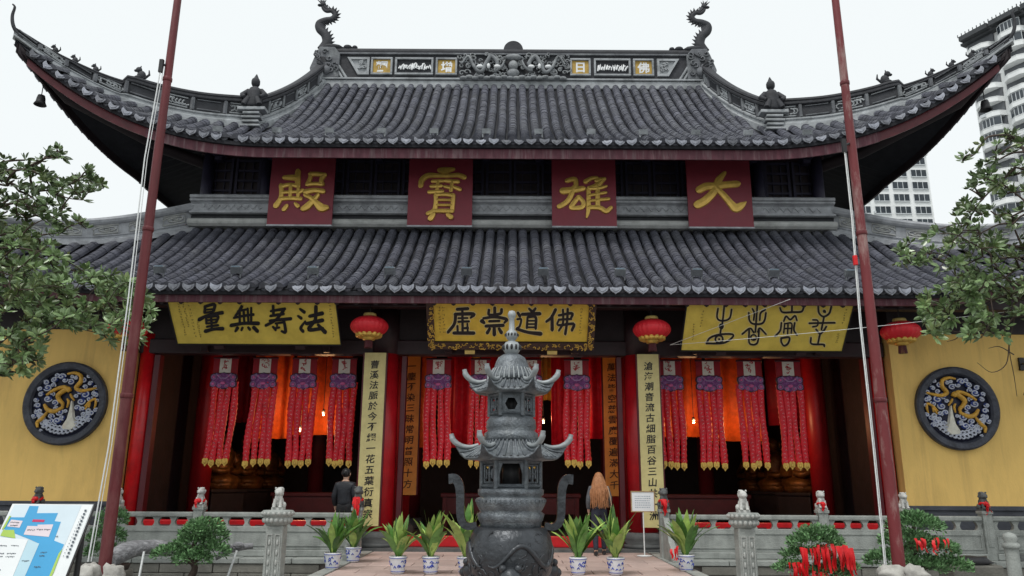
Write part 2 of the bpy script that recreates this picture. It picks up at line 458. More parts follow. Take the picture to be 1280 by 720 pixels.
# ---- columns
def column(X, Y, r, z0, z1, mt, name='column'):
    m = MB(); m.lathe([(r, z0), (r, (z0 + z1) / 2), (r * 0.96, z1)], 28, (X, Y, 0)); o = m.build(name, mt, hall)
    m = MB(); rr = r * 1.25
    m.lathe([(rr * 1.12, 0.0), (rr * 1.12, 0.08), (rr, 0.1), (rr * 1.16, 0.2), (rr * 1.12, 0.29), (rr * 0.95, 0.34)], 28, (X, Y, z0 - 0.34)); m.build('column_base', STONED, o, bevel=None)
    return o
for sx in (-1, 1):
    column(sx * 3.02, FY, 0.34, 0.40, 4.43, HALFSHADERED)
    m = MB(); m.lathe([(.34, 4.432), (.33, 5.6)], 28, (sx * 3.02, FY, 0)); m.build('column_shade_top', BEAM, hall)  # column end coloured dark, standing in for the shade under the eave
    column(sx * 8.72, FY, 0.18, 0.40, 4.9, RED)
    column(sx * 3.0, 21.2, 0.30, 0.40, 6.75, SHADEDRED)
    column(sx * 8.25, 21.0, 0.27, 0.40, 6.75, SHADEDRED)
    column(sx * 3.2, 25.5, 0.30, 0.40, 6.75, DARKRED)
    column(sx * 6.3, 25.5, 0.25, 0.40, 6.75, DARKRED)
    # slim dark red jambs either side of the front columns
    for X in (3.47, 8.46):
        m = MB(); m.span((sx * (X - 0.07), FY - 0.1, 0.06), (sx * (X + 0.07), FY + 0.12, 4.4)); m.build('door_jamb', DARKRED, hall, bevel=0.01)
    m = MB(); m.span((sx * 2.5, FY - 0.1, 0.06), (sx * 2.62, FY + 0.12, 4.4)); m.build('door_jamb', DARKRED, hall, bevel=0.01)
    # low red sill across each side bay
    m = MB(); m.span((sx * 3.55, FY - 0.08, 0.06), (sx * 8.38, FY + 0.1, 0.62)); m.build('door_sill', RED, hall, bevel=0.02)
    for k in range(4):
        x0 = 3.75 + k * 1.1
        m = MB(); m.span((sx * x0, FY - 0.12, 0.16), (sx * (x0 + 0.95), FY - 0.081, 0.52)); m.build('sill_panel', DARKRED, hall, bevel=0.02)
m = MB(); m.span((-2.49, FY - 0.08, 0.06), (2.49, FY + 0.1, 0.30)); m.build('door_sill', RED, hall, bevel=0.02)
# ---- beams over the openings
m = MB(); m.span((-8.9, FY - 0.16, 4.42), (8.9, FY + 0.16, 4.78)); m.build('lintel', BEAM, hall, bevel=0.03)
m = MB(); m.span((-8.9, FY - 0.1, 4.781), (8.9, FY + 0.1, 5.9)); m.build('frieze_board', DARKWOOD, hall)
for X in (-7.3, -4.4, -1.5, 1.5, 4.4, 7.3):
    m = MB(); m.span((X - .09, FY - .28, 4.45), (X + .09, FY - .165, 4.72)); m.build('beam_bracket', BEAM, hall, bevel=0.02)
m = MB(); m.span((-15.9, 16.9, 5.3), (15.9, 17.14, 5.56)); m.build('eave_purlin', BEAM, hall, bevel=0.03)

# ---- roofs
def lerp(a, b, t): return a + (b - a) * t
def sstep(a): return max(0.0, min(1.0, a))

def low_eave(X):
    a = abs(X)
    return (16.0 - 0.7 * sstep((a - 9.2) / 4.2) ** 2, 5.47 + 1.5 * sstep((a - 8.6) / 4.8) ** 2.2)
def low_top(X):
    a = abs(X)
    if a < 8.75: return (19.95, 8.08)
    t = (a - 8.75) / 4.65
    return (19.95 - 4.65 * t, 8.08 - 1.13 * t - 0.55 * sin(pi * t))
def up_eave(X):
    s = sstep((abs(X) - 6.0) / 6.35)
    return (18.0 - 1.05 * s ** 1.7, 9.83 + 2.22 * s ** 2.6)
HIPU = catmull([(7.5, 20.5, 11.42), (9.0, 19.6, 11.18), (10.4, 18.65, 11.22), (11.5, 17.72, 11.58), (12.4, 16.93, 12.12)], 14)
GAB = [Vector((6.6 + 0.9 * s ** 1.4, 24 - 3.5 * s, 0)) for s in [i / 14 for i in range(15)]]
def upz(Y):
    t = (Y - 18) / 6.0
    return 9.83 + 4.87 * t - 0.45 * sin(pi * t)
for p in GAB: p.z = upz(p.y)
def interp_curve(curve, a):
    for i in range(len(curve) - 1):
        if curve[i].x <= a <= curve[i + 1].x:
            t = (a - curve[i].x) / max(1e-6, curve[i + 1].x - curve[i].x)
            return curve[i].lerp(curve[i + 1], t)
    return curve[-1] if a > curve[-1].x else curve[0]
def up_top(X):
    a = abs(X)
    if a <= 6.6: return (24.0, 14.7)
    q = interp_curve(GAB, a) if a < 7.5 else interp_curve(HIPU, a)
    return (q.y, q.z)
def row_path(X, eave, top, sag, n):
    ye, ze = eave(X); yt, zt = top(X)
    L = yt - ye
    out = []
    for i in range(n + 1):
        t = i / n
        out.append(Vector((X, lerp(ye, yt, t), lerp(ze, zt, t) - sag * sin(pi * t) * min(1.0, (L / 4.0) ** 2))))
    return out
def up_sag(X):
    return 0.45
def tile_row(X, eave, top, sag, parent, r=0.118):
    ye, ze = eave(X); yt, zt = top(X)
    L = sqrt((yt - ye) ** 2 + (zt - ze) ** 2)
    if L < 0.25: return
    n = max(2, int(L / 0.15))
    path = row_path(X, eave, top, sag, n)
    m = MB()
    K = 6
    rowt = random.uniform(-.16, .16); rx = random.uniform(-.012, .012); ph = random.uniform(0, 6)
    for i in range(n):
        a, b = path[i], path[i + 1]
        d = (b - a).normalized()
        nrm = Vector((0, -d.z, d.y))
        lift = 0.03
        j = random.uniform(-0.006, 0.006) + rx + .006 * sin(ph + i * .25)
        lift += random.uniform(-.006, .008)
        vs = []
        ext = d * 0.03
        for (p, rr, hh) in ((a - ext, r * 1.0, 0.012), (b, r * 0.965, 0.004)):
            for k in range(K + 1):
                q = pi * k / K
                vs.append(p + nrm * (lift + hh + rr * sin(q) * 1.05) + Vector((cos(q) * rr + j, 0, 0)))
        fs = [(k, k + 1, K + 2 + k, K + 1 + k) for k in range(K)]
        fs.append(tuple(reversed(range(K + 1))))
        m.add(vs, fs, max(0, min(1, .5 + rowt + random.gauss(0, .2) + (.5 if random.random() < .02 else 0))), False)
    # the round end tile
    a = path[0]
    m.lathe([(0.10, 0), (0.108, 0.02), (0.07, 0.03)], 12, a + Vector((0, 0.02, 0.06)), M=Matrix.Rotation(pi / 2, 4, 'X'), tone=0.45)
    m.build('tile_row', TILE, parent)

HEART = [(-0.112, 0.055), (-0.075, 0.03), (-0.03, 0.012), (0.0, 0.008), (0.03, 0.012), (0.075, 0.03), (0.112, 0.055), (0.118, 0.0), (0.10, -0.05), (0.06, -0.085), (0.025, -0.105), (0.0, -0.13), (-0.025, -0.105), (-0.06, -0.085), (-0.10, -0.05), (-0.118, 0.0)]
HEART = [(x * 1.1, z * 1.08) for x, z in HEART]
dm = MB(); dm.prism(HEART, -0.02, 0.015)
dm.prism([(x * 0.62, z * 0.62 - 0.012) for x, z in HEART], -0.032, -0.021)
drip_mesh = None
DS = 1.24
def drips(X0, pitch, n, eave, parent):
    global drip_mesh
    for i in range(n):
        X = X0 + i * pitch
        if drip_mesh is not None and random.random() < .025: continue
        y, z = eave(X)
        y2, z2 = eave(X + 0.05); y1, z1 = eave(X - 0.05)
        if drip_mesh is None:
            o = dm.build('drip_tile', DRIP, parent); drip_mesh = o.data; base = o.location.copy()
            o.parent = parent
        else:
            o = bpy.data.objects.new('drip_tile', drip_mesh); col.objects.link(o); o.parent = parent
        off = Vector((0, 0, 0)); p = parent
        while p is not None: off += p.location; p = p.parent
        ang = math.atan2(z2 - z1, 0.1)
        o.rotation_euler = (random.uniform(-.2, .08) - 0.12, -ang + random.uniform(-.1, .1), random.uniform(-.12, .12) + math.atan2(y2 - y1, 0.1))
        o.location = Vector((X, y - 0.10, z - 0.085 + random.uniform(-.008, .008))) - off

def deck(Xs, eave, top, sag, thick, name, mt, parent, soff):
    """roof bed: pan tiles above, boarding below"""
    n = 12
    P0 = [row_path(X, eave, top, sag, n) for X in Xs]
    m = MB()
    vs = [p for r in P0 for p in r]
    W = n + 1
    m.add(vs, [(i * W + j, (i + 1) * W + j, (i + 1) * W + j + 1, i * W + j + 1) for i in range(len(Xs) - 1) for j in range(n)])
    o = m.build(name, mt, parent)
    m = MB()
    vs = [p - Vector((0, 0, thick)) + Vector((0, 0.12 if j == 0 else 0, 0)) for r in P0 for j, p in enumerate(r)]
    m.add(vs, [(i * W + j, i * W + j + 1, (i + 1) * W + j + 1, (i + 1) * W + j) for i in range(len(Xs) - 1) for j in range(n)])
    m.build('soffit', soff, parent)

def eave_strip(Xs, eave, dy, z0, z1, th, name, mt, parent):
    m = MB()
    ring = []
    for X in Xs:
        y, z = eave(X)
        ring.append([(X, y + dy, z + z0), (X, y + dy, z + z1), (X, y + dy + th, z + z1), (X, y + dy + th, z + z0)])
    vs = [p for r in ring for p in r]
    fs = []
    for i in range(len(Xs) - 1):
        for k in range(4):
            k2 = (k + 1) % 4
            fs.append((i * 4 + k, (i + 1) * 4 + k, (i + 1) * 4 + k2, i * 4 + k2))
    fs += [(0, 1, 2, 3), tuple(len(vs) - 1 - k for k in range(4))]
    m.add(vs, fs)
    return m.build(name, mt, parent)

def sweep(path, prof, name, mt, parent, hs=None, side=None, ws=None):
    """mouldings: prof = closed list of (sideways, up) in metres; hs scales heights along the path"""
    m = MB()
    N = len(path); K = len(prof)
    vs = []
    for i in range(N):
        d = path[min(i + 1, N - 1)] - path[max(i - 1, 0)]
        d.z = 0; d.normalize()
        s_ = Vector((d.y, -d.x, 0))
        h = hs[i] if hs else 1.0
        w = ws[i] if ws else 1.0
        for (a, b) in prof: vs.append(path[i] + s_ * a * w + Vector((0, 0, b * h)))
    fs = []
    for i in range(N - 1):
        for k in range(K):
            k2 = (k + 1) % K
            fs.append((i * K + k, i * K + k2, (i + 1) * K + k2, (i + 1) * K + k))
    fs += [tuple(reversed(range(K))), tuple((N - 1) * K + k for k in range(K))]
    m.add(vs, fs)
    return m.build(name, mt, parent)
def sym(lo, hi): return [(-w, z) for w, z in reversed(lo)] and lo + [(-w, z) for w, z in reversed(lo)]
def prof(pts): return pts + [(-w, z) for w, z in reversed(pts)]

lower = empty('lower_roof', (0, -1, 5.4)); lower.parent = hall
upper = empty('upper_roof', (0, 3, 9.7)); upper.parent = hall
PIT = 0.295
nl = 45
XsL = [i * PIT for i in range(-nl, nl + 1)]
for X in XsL: tile_row(X, low_eave, low_top, 0.22, lower)
drips(XsL[0] + PIT / 2, PIT, 2 * nl, low_eave, lower)
deck([-13.4] + XsL[0:] + [13.4], low_eave, low_top, 0.22, 0.16, 'pan_tiles', PAN, lower, DARKWOOD)
eave_strip(XsL, low_eave, 0.07, -0.27, -0.10, 0.05, 'eave_board', FASCIA, lower)
eave_strip(XsL, low_eave, 0.0, -0.115, -0.02, 0.22, 'tilting_fillet', PAN, lower)
PIU = 0.318
nu = 38
XsU = [i * PIU for i in range(-nu, nu + 1)]
for X in XsU: tile_row(X, up_eave, up_top, 0.45, upper, 0.128)
drips(XsU[0] + PIU / 2, PIU, 2 * nu, up_eave, upper)
deck([-12.35] + XsU + [12.35], up_eave, up_top, 0.45, 0.17, 'pan_tiles', PAN, upper, DARKWOOD)
eave_strip([x for x in XsU if abs(x) < 9.3], up_eave, 0.08, -0.38, -0.11, 0.05, 'eave_board', FASCIA, upper)
for sx in (-1, 1): eave_strip([x for x in XsU if x * sx > 9.0], up_eave, 0.10, -0.36, -0.11, 0.05, 'corner_eave_board', DARKRED, upper)
eave_strip(XsU, up_eave, 0.0, -0.12, -0.02, 0.22, 'tilting_fillet', PAN, upper)
# flying rafters below the upper and lower eaves
for X in [x * 0.42 for x in range(-28, 29)]:
    for (ev, tp, sg, par, ln) in ((up_eave, up_top, 0.45, upper, 2.0), (low_eave, low_top, 0.22, lower, 1.9)):
        pth = row_path(X, ev, tp, sg, 12)
        a = pth[0] + Vector((0, 0.13, -0.26)); b = None
        for q in pth:
            if q.y - pth[0].y >= min(ln, (pth[-1].y - pth[0].y) * 0.8): b = q + Vector((0, 0, -0.26)); break
        if b is None or (b - a).length < 0.3: continue
        m = MB(); m.tube([a, b], 0.055, 6, smooth=False); m.build('rafter', DARKWOOD, par)

# ---- sides and back of the roofs
def side_deck(front, back, name, mt, parent, thick=0.16):
    m = MB()
    n = len(front)
    vs = list(front) + list(back)
    m.add(vs, [(i, i + 1, n + i + 1, n + i) for i in range(n - 1)])
    m.add([v - Vector((0, 0, thick)) for v in vs], [(i, n + i, n + i + 1, i + 1) for i in range(n - 1)])
    m.add([v for v in front] + [v - Vector((0, 0, thick)) for v in front], [(i, n + i, n + i + 1, i + 1) for i in range(n - 1)])
    return m.build(name, mt, parent)
def side_eave_u(t):                       # along the side of the upper roof, tip (t=0) to the middle (t=1)
    return Vector((12.35 - 1.5 * sstep(t * 1.9) ** 0.8 * 1.0, 16.95 + 7.05 * t, 10.1 + 1.95 * (1 - sstep(t * 1.45)) ** 2.3))
for sx in (-1, 1):
    def mir(p): return Vector((sx * p.x, p.y, p.z))
    # upper side slope: from the side eave to the gable foot, front half and mirrored rear half
    N = 24
    ev = [side_eave_u(i / N) for i in range(N + 1)]
    hip = []
    for i in range(N + 1):
        t = i / N
        y = ev[i].y
        hy = interp_curve(list(reversed([Vector((p.y, p.x, p.z)) for p in HIPU])), y) if y < 20.5 else None
        hip.append(Vector((hy.y, hy.x, hy.z)) if hy else Vector((7.5, y, 11.42 + 0.25 * (y - 20.5) / 3.5)))
    o = side_deck([mir(p) for p in ev], [mir(p) for p in hip], 'side_slope', PAN, upper)
    back = [Vector((p.x, 48 - p.y, p.z)) for p in ev], [Vector((p.x, 48 - p.y, p.z)) for p in hip]
    side_deck([mir(p) for p in back[0]], [mir(p) for p in back[1]], 'side_slope', PAN, upper)
    # gable wall
    gp = [(p.y, p.z) for p in GAB] + [(48 - p.y, p.z) for p in reversed(GAB[1:])]
    m = MB()
    vs = [Vector((sx * 7.0, y, z)) for y, z in gp] + [Vector((sx * 6.7, y, z)) for y, z in gp]
    n_ = len(gp)
    m.add(vs, [tuple(range(n_)), tuple(reversed(range(n_, 2 * n_)))]); m.build('gable_wall', DARKWOOD, upper)
    # drip tiles along the side eave (seen against the sky)
    for k in range(26):
        q = mir(side_eave_u(0.03 + k * 0.03)); q2 = mir(side_eave_u(0.05 + k * 0.03))
        ob = bpy.data.objects.new('drip_tile', drip_mesh); col.objects.link(ob); ob.parent = upper
        d = q2 - q
        ob.rotation_euler = (0, 0, math.atan2(d.y, d.x))
        ob.location = q + Vector((sx * 0.02, 0, -0.27)) - Vector((0, 21, 9.7)); ob.scale = (1.15, 1, 1.15)
    # side eave board
    m = MB()
    pts = [mir(p) for p in ev]
    vs = []
    for p in pts: vs += [p + Vector((-sx * 0.06, 0, -0.34)), p + Vector((-sx * 0.06, 0, -0.1)), p + Vector((-sx * 0.12, 0, -0.1)), p + Vector((-sx * 0.12, 0, -0.34))]
    fs = []
    for i in range(N):
        for k in range(4):
            k2 = (k + 1) % 4; fs.append((i * 4 + k, (i + 1) * 4 + k, (i + 1) * 4 + k2, i * 4 + k2))
    m.add(vs, fs); m.build('side_eave_board', DARKWOOD, upper)
    # lower side slope
    evl = [Vector((13.4 - 0.3 * t, 15.3 + 9 * t, 5.47 + 1.5 * (1 - sstep(t * 2.2)) ** 2.2)) for t in [i / 16 for i in range(17)]]
    hl = []
    for p in evl:
        a = 13.4 - 4.65 * sstep((p.y - 15.3) / 4.65)
        yt, zt = low_top(a); hl.append(Vector((a, p.y, zt)))
    side_deck([mir(p) for p in evl], [mir(p) for p in hl], 'side_slope', PAN, lower)
# rear slope of the upper roof
XR = [-12.3 + i * 24.6 / 40 for i in range(41)]
m = MB(); vs = []
for X in XR: vs += [Vector((p.x, 48 - p.y, p.z)) for p in row_path(X, up_eave, up_top, 0.45, 8)]
m.add(vs, [(i * 9 + j, i * 9 + j + 1, (i + 1) * 9 + j + 1, (i + 1) * 9 + j) for i in range(40) for j in range(8)]); m.build('rear_slope', PAN, upper)

# ---- upper storey
m = MB(); m.span((-8.7, 20.3, 8.1), (8.7, 20.5, 11.2)); m.build('upper_wall', DARKWOOD, hall)
for sx in (-1, 1):
    m = MB(); m.span((sx * 8.5, 20.51, 8.1), (sx * 8.7, 27.5, 11.0)); m.build('upper_wall', DARKWOOD, hall)
m = MB(); m.span((-8.7, 27.3, 8.1), (8.7, 27.5, 11.0)); m.build('upper_wall', DARKWOOD, hall)
for k in range(22):
    X = -8.25 + k * 0.786
    m = MB(); w = 0.36
    m.span((X - w, 20.22, 9.05), (X - w + .07, 20.298, 10.35)); m.span((X + w - .07, 20.22, 9.05), (X + w, 20.298, 10.35))
    for q in range(5): m.span((X - w + .071, 20.23, 9.06 + q * 0.3), (X + w - .071, 20.296, 9.12 + q * 0.3))
    for q in (-0.12, 0.12): m.span((X + q - .012, 20.25, 9.06), (X + q + .012, 20.294, 10.3))
    m.build('shutter', SHUTTER, hall)
m = MB(); m.span((-8.75, 20.0, 10.36), (8.75, 20.29, 10.62)); m.build('upper_beam', BEAM, hall, bevel=0.02)
for k in range(12):
    X = -8.25 + k * 1.5
    m = MB()
    for q in range(3):
        m.span((X - .1 - q * .06, 19.96 - q * .3, 10.2 + q * .13), (X + .1 + q * .06, 20.2, 10.31 + q * .13))
    m.build('eave_bracket', SHUTTER, hall)
for sx in (-1, 1):
    for X in (8.55, 6.9):
        m = MB(); m.lathe([(.16, 8.2), (.16, 10.4)], 16, (sx * X, 20.12, 0)); m.build('upper_column', SHUTTER, hall)

# ---- the stone band (waist ridge) at the foot of the upper storey, turning down the hips
WP = [Vector((-8.75, 19.85, 8.2)), Vector((8.75, 19.85, 8.2))]
WPL = [Vector((WP[0].x + (WP[1].x - WP[0].x) * i / 24, 19.85, 8.2)) for i in range(25)]
sweep(WPL, prof([(0.20, -0.06), (0.27, 0.0), (0.29, 0.05), (0.27, 0.11), (0.2, 0.16), (0.1, 0.165)]), 'waist_roll', WAISTL, hall)
sweep(WPL, prof([(0.12, 0.166), (0.06, 0.17), (0.06, 0.30), (0.10, 0.301)]), 'waist_recess', RIDGED, hall)
sweep(WPL, prof([(0.18, 0.302), (0.23, 0.32), (0.23, 0.36), (0.16, 0.39), (0.12, 0.40), (0.12, 0.60), (0.15, 0.62), (0.17, 0.635)]), 'waist_band', WAIST, hall)
sweep(WPL, prof([(0.19, 0.637), (0.25, 0.66), (0.26, 0.70), (0.2, 0.71), (0.27, 0.74), (0.29, 0.79), (0.25, 0.83), (0.02, 0.86)]), 'waist_cap', WAIST, hall)
for (a, b) in ((-8.5, -6.9), (-4.85, -2.95), (-1.0, 1.0), (2.95, 4.8), (6.75, 8.5)):
    # low carving along the band
    m = MB()
    k = 0; x = a + .08
    while x < b - .08:
        m.tube([(x, 19.725, 8.70), (x + .05, 19.715, 8.77), (x + .1, 19.725, 8.72), (x + .15, 19.715, 8.65), (x + .2, 19.725, 8.70)], 0.018, 5)
        x += .2
    m.build('carved_scroll', WAIST, hall)
for sx in (-1, 1):
    hp = []
    for i in range(25):
        a = 8.75 + 4.6 * i / 24
        y, z = low_top(a); hp.append(Vector((sx * a, y - 0.0, z - 0.05)))
    if sx > 0: hp_ = hp
    else: hp_ = list(reversed(hp))
    hs = [1 - 0.5 * (i / 24) for i in range(25)]
    if sx < 0: hs = list(reversed(hs))
    rdg = sweep(hp_, prof([(0.24, 0.0), (0.24, 0.14), (0.14, 0.17), (0.12, 0.24), (0.16, 0.27), (0.10, 0.30), (0.10, 0.62), (0.16, 0.65), (0.2, 0.70), (0.22, 0.78), (0.16, 0.86), (0.02, 0.9)]), 'hip_ridge', WAIST, hall, hs)
    for i in range(1, 22, 3):
        a, b = hp[i], hp[i + 2]
        hh = 1 - 0.5 * (i / 24)
        d = (b - a); nrm = Vector((d.y, -d.x, 0)).normalized() * (sx)
        if nrm.y > 0: nrm = -nrm
        m = MB()
        A = a + nrm * 0.115 + Vector((0, 0, .35 * hh)); B = b + nrm * 0.115 + Vector((0, 0, .33 * hh)); up = Vector((0, 0, .25 * hh))
        m.tube([A, B, B + up, A + up, A], 0.022, 4, smooth=False)
        c = (A + B) / 2 + up / 2
        dn = d.normalized()
        m.tube([c + dn * (0.3 * cos(q) * (1 - q / 14)) + Vector((0, 0, 0.09 * sin(q) * (1 - q / 14))) for q in [x * .5 for x in range(26)]], 0.02, 4)
        m.build('band_panel', WAISTL, rdg)

# ---- main ridge
RY = 24.0
mr = empty('main_ridge', (0, 6, 14.6)); mr.parent = hall
m = MB(); m.span((-6.95, RY - .22, 14.55), (6.95, RY + .22, 14.86)); m.build('ridge_base', RIDGEL, mr, bevel=0.04)
m = MB(); m.span((-6.7, RY - .27, 14.861), (6.7, RY + .27, 14.93)); m.build('ridge_ledge', RIDGEL, mr, bevel=0.015)
m = MB(); m.span((-6.6, RY - .12, 14.931), (6.6, RY + .12, 15.86)); m.build('ridge_core', RIDGED, mr)
m = MB(); m.span((-6.65, RY - .2, 15.861), (6.65, RY + .2, 15.93)); m.build('ridge_ledge', RIDGE, mr, bevel=0.015)
m = MB(); m.tube([(-6.75, RY, 16.02), (6.75, RY, 16.02)], 0.15, 12); m.build('ridge_cap', RIDGED, mr)
def frame_box(x0, x1, z0, z1, y, w, name, mt, parent, d=.09):
    m = MB()
    m.span((x0, y - d, z0), (x1, y, z0 + w)); m.span((x0, y - d, z1 - w), (x1, y, z1))
    m.span((x0, y - d, z0 + w), (x0 + w, y, z1 - w)); m.span((x1 - w, y - d, z0 + w), (x1, y, z1 - w))
    return m.build(name, mt, parent, bevel=0.012, segs=1)
YF = RY - .121
def ridge_px(u): return PX(u, 90, RY - .15)
def fret(x0, x1, z0, z1, y):
    m = MB()
    x = x0 + .05
    while x < x1 - .08:
        w = random.uniform(.06, .11)
        m.tube([(x, y - .03, lerp(z0, z1, random.uniform(.15, .35))), (x + w * .5, y - .045, lerp(z0, z1, random.uniform(.45, .75))), (x + w, y - .03, lerp(z0, z1, random.uniform(.2, .8)))], 0.035, 5)
        x += w * .9
    return m
RIDGECH = []
for (u0, u1, kind) in ((462, 489, 'c'), (492, 540, 'f'), (543, 570, 'c'), (711, 737, 'c'), (741, 787, 'f'), (790, 816, 'c')):
    x0, x1 = ridge_px(u0), ridge_px(u1)
    p = frame_box(x0, x1, 15.08, 15.74, YF, .07, 'panel_frame', RIDGEL, hall)
    if kind == 'c':
        m = MB(); m.span((x0 + .071, YF - .03, 15.151), (x1 - .071, YF, 15.669)); m.build('gold_panel', GOLDR, p)
        RIDGECH.append(((x0 + x1) / 2, 15.41, p))
    else:
        m = fret(x0 + .08, x1 - .08, 15.2, 15.62, YF); m.build('fretwork', WHITE, p)
for sx in (-1, 1):
    # slanting end panels with carved leaves, and the solid end block
    q = lambda u: abs(ridge_px(u))
    xa, xb, xc = q(460), q(446), q(432)
    poly = [(xa, 15.08), (xb, 15.08), (xc, 15.74), (xa, 15.74)]
    inner = [(xa + .08, 15.16), (xb - .06, 15.16), (xc - .13, 15.66), (xa + .08, 15.66)]
    m = MB(); n4 = 4
    vs = [(sx * x, YF - .08, z) for x, z in poly] + [(sx * x, YF - .08, z) for x, z in inner] + [(sx * x, YF, z) for x, z in poly] + [(sx * x, YF - .02, z) for x, z in inner]
    fs = []
    for i in range(4):
        j = (i + 1) % 4
        fs += [(i, j, 4 + j, 4 + i), (i, 8 + i, 8 + j, j), (4 + i, 4 + j, 12 + j, 12 + i)]
    fs.append((12, 13, 14, 15))
    m.add(vs, fs); p = m.build('slant_panel', RIDGEL, hall)
    m = MB()
    for k in range(9):
        a = random.uniform(0, 6.3); c0 = Vector((sx * lerp(xa + .15, xb - .05, random.random()), YF - .05, random.uniform(15.25, 15.58)))
        m.tube([c0 + Vector((cos(a + t) * .09 * (1 - t / 7), 0, sin(a + t) * .07 * (1 - t / 7))) for t in range(6)], .022, 5)
    m.build('carved_leaves', RIDGEL, p)
    # slanting pale mouldings beside it
    for d in (0.0, .14):
        m = MB(); m.tube([(sx * (q(440) + d + .22), YF - .06, 14.95), (sx * (q(420) + d + .22), YF - .06, 15.84)], .05, 6); m.build('slant_moulding', RIDGEL, mr)
    # end block with relief
    m = MB(); m.prism([(sx * x, z) for x, z in ((6.0, 14.94), (6.9, 14.9), (7.02, 15.3), (6.82, 15.9), (6.72, 16.12), (6.2, 16.12), (6.0, 15.85))][::sx], RY - .24, RY + .24); blk = m.build('end_block', RIDGE, hall, bevel=0.03)
    m = MB()
    for k in range(16):
        c0 = Vector((sx * random.uniform(6.1, 6.85), RY - .25, random.uniform(15.0, 15.95))); a = random.uniform(0, 6)
        m.tube([c0 + Vector((cos(a + t) * .11 * (1 - t / 8), -.02, sin(a + t) * .11 * (1 - t / 8))) for t in [x * .8 for x in range(8)]], .03, 5)
    m.blob((sx * 6.45, RY - .26, 15.2), (.17, .1, .18)); m.build('carved_scrolls', RIDGE, blk)
# central carved dragons with pearl
cd = MB()
random.seed(21)
for sx in (-1, 1):
    body = [(sx * 1.78, 15.45), (sx * 1.55, 15.75), (sx * 1.35, 15.35), (sx * 1.1, 15.15), (sx * .9, 15.55), (sx * .75, 15.75), (sx * .55, 15.5), (sx * .62, 15.2), (sx * .4, 15.35), (sx * .3, 15.6)]
    c = catmull([(x, RY - .28, z) for x, z in body], 6)
    cd.tube(c, [.03 + .045 * sin(pi * i / len(c)) for i in range(len(c))], 8)
    for k in range(64):
        x = sx * random.uniform(.2, 1.98); z = random.uniform(14.98, 15.84); a = random.uniform(0, 6.3); R = random.uniform(.06, .13)
        cd.tube([Vector((x + cos(a + t) * R * (1 - t / 8), RY - .22 - .03 * t / 3, z + sin(a + t) * R * (1 - t / 8))) for t in [y * .7 for y in range(9)]], [.03 - .002 * y for y in range(9)], 5)
    for k in range(9):
        x = sx * (.1 + k * .2)
        cd.blob((x, RY - .3, 14.9 + .04 * (k % 2)), (.14, .09, .075))
cd.blob((0, RY - .3, 15.38), (.17, .12, .2)); cd.blob((0, RY - .3, 15.1), (.22, .12, .16)); cd.blob((0, RY - .3, 15.7), (.3, .12, .12))
cd.build('dragon_relief', mat('relief_plaster', (.2, .213, .225), .75, .4, 4, .7, 26, c3=(.36, .38, .38), c3scale=3, c3amt=.7), mr)
m = MB()
for x in (-1.15, -.55, .62, 1.2): m.blob((x, RY - .31, 15.34), (.12, .07, .07))
for x in (-.85, .9): m.blob((x, RY - .31, 15.36), (.06, .06, .1))
m.build('relief_highlights', WHITE, mr)
m = MB(); m.prism([(cos(a) * .34, 16.12 + sin(a) * .36) for a in [pi * i / 16 for i in range(17)]], RY - .08, RY + .08); m.build('ridge_disc', RIDGED, mr)

# dragon-tail finials at both ridge ends
for sx in (-1, 1):
    px = [(402, 64), (407, 54), (405, 45), (398, 38), (397, 31), (404, 27), (413, 25), (417, 20), (413, 15), (406, 15), (402, 11), (402, 7)]
    c = []
    for (u, v) in px:
        x = (u - 640) / FPX; q = P(u, v, RY)
        c.append(Vector((sx * abs(q.x), RY, q.z)))
    c = catmull(c, 6)
    N = len(c)
    m = MB(); m.tube(c, [lerp(.22, .055, (i / (N - 1)) ** .6) for i in range(N)], 10, flat=.7); o = m.build('dragon_finial', RIDGED, hall)
    m = MB()
    for i in range(4, N - 3, 2):
        d = (c[i + 1] - c[i - 1]).normalized(); nn = Vector((-d.z, 0, d.x)) * (1 if sx < 0 else -1) * -1
        r = lerp(.22, .055, (i / (N - 1)) ** .6)
        b0 = c[i] + nn * r * .8
        m.tube([b0, b0 + nn * .14 + d * .05], [.06, .005], 5)
    m.build('dragon_spines', RIDGED, o)
    m = MB(); h = c[-1]
    m.blob(h, (.11, .08, .09))
    for k in range(5): m.tube([h, h + Vector((sx * (-.1 + .08 * k) , 0, .2 + .05 * (k % 2)))], [.05, .008], 5)
    m.blob(h + Vector((-sx * -.1, 0, -.03)), (.1, .07, .05)); m.build('dragon_head', RIDGED, o)
    m = MB(); b0 = Vector((sx * 6.35, RY, 16.2)); m.blob(b0, (.42, .2, .13)); m.blob(b0 + Vector((-sx * .55, 0, .02)), (.16, .13, .1)); m.blob(b0 + Vector((-sx * .8, 0, .02)), (.1, .1, .08)); m.build('finial_foot', RIDGED, o)

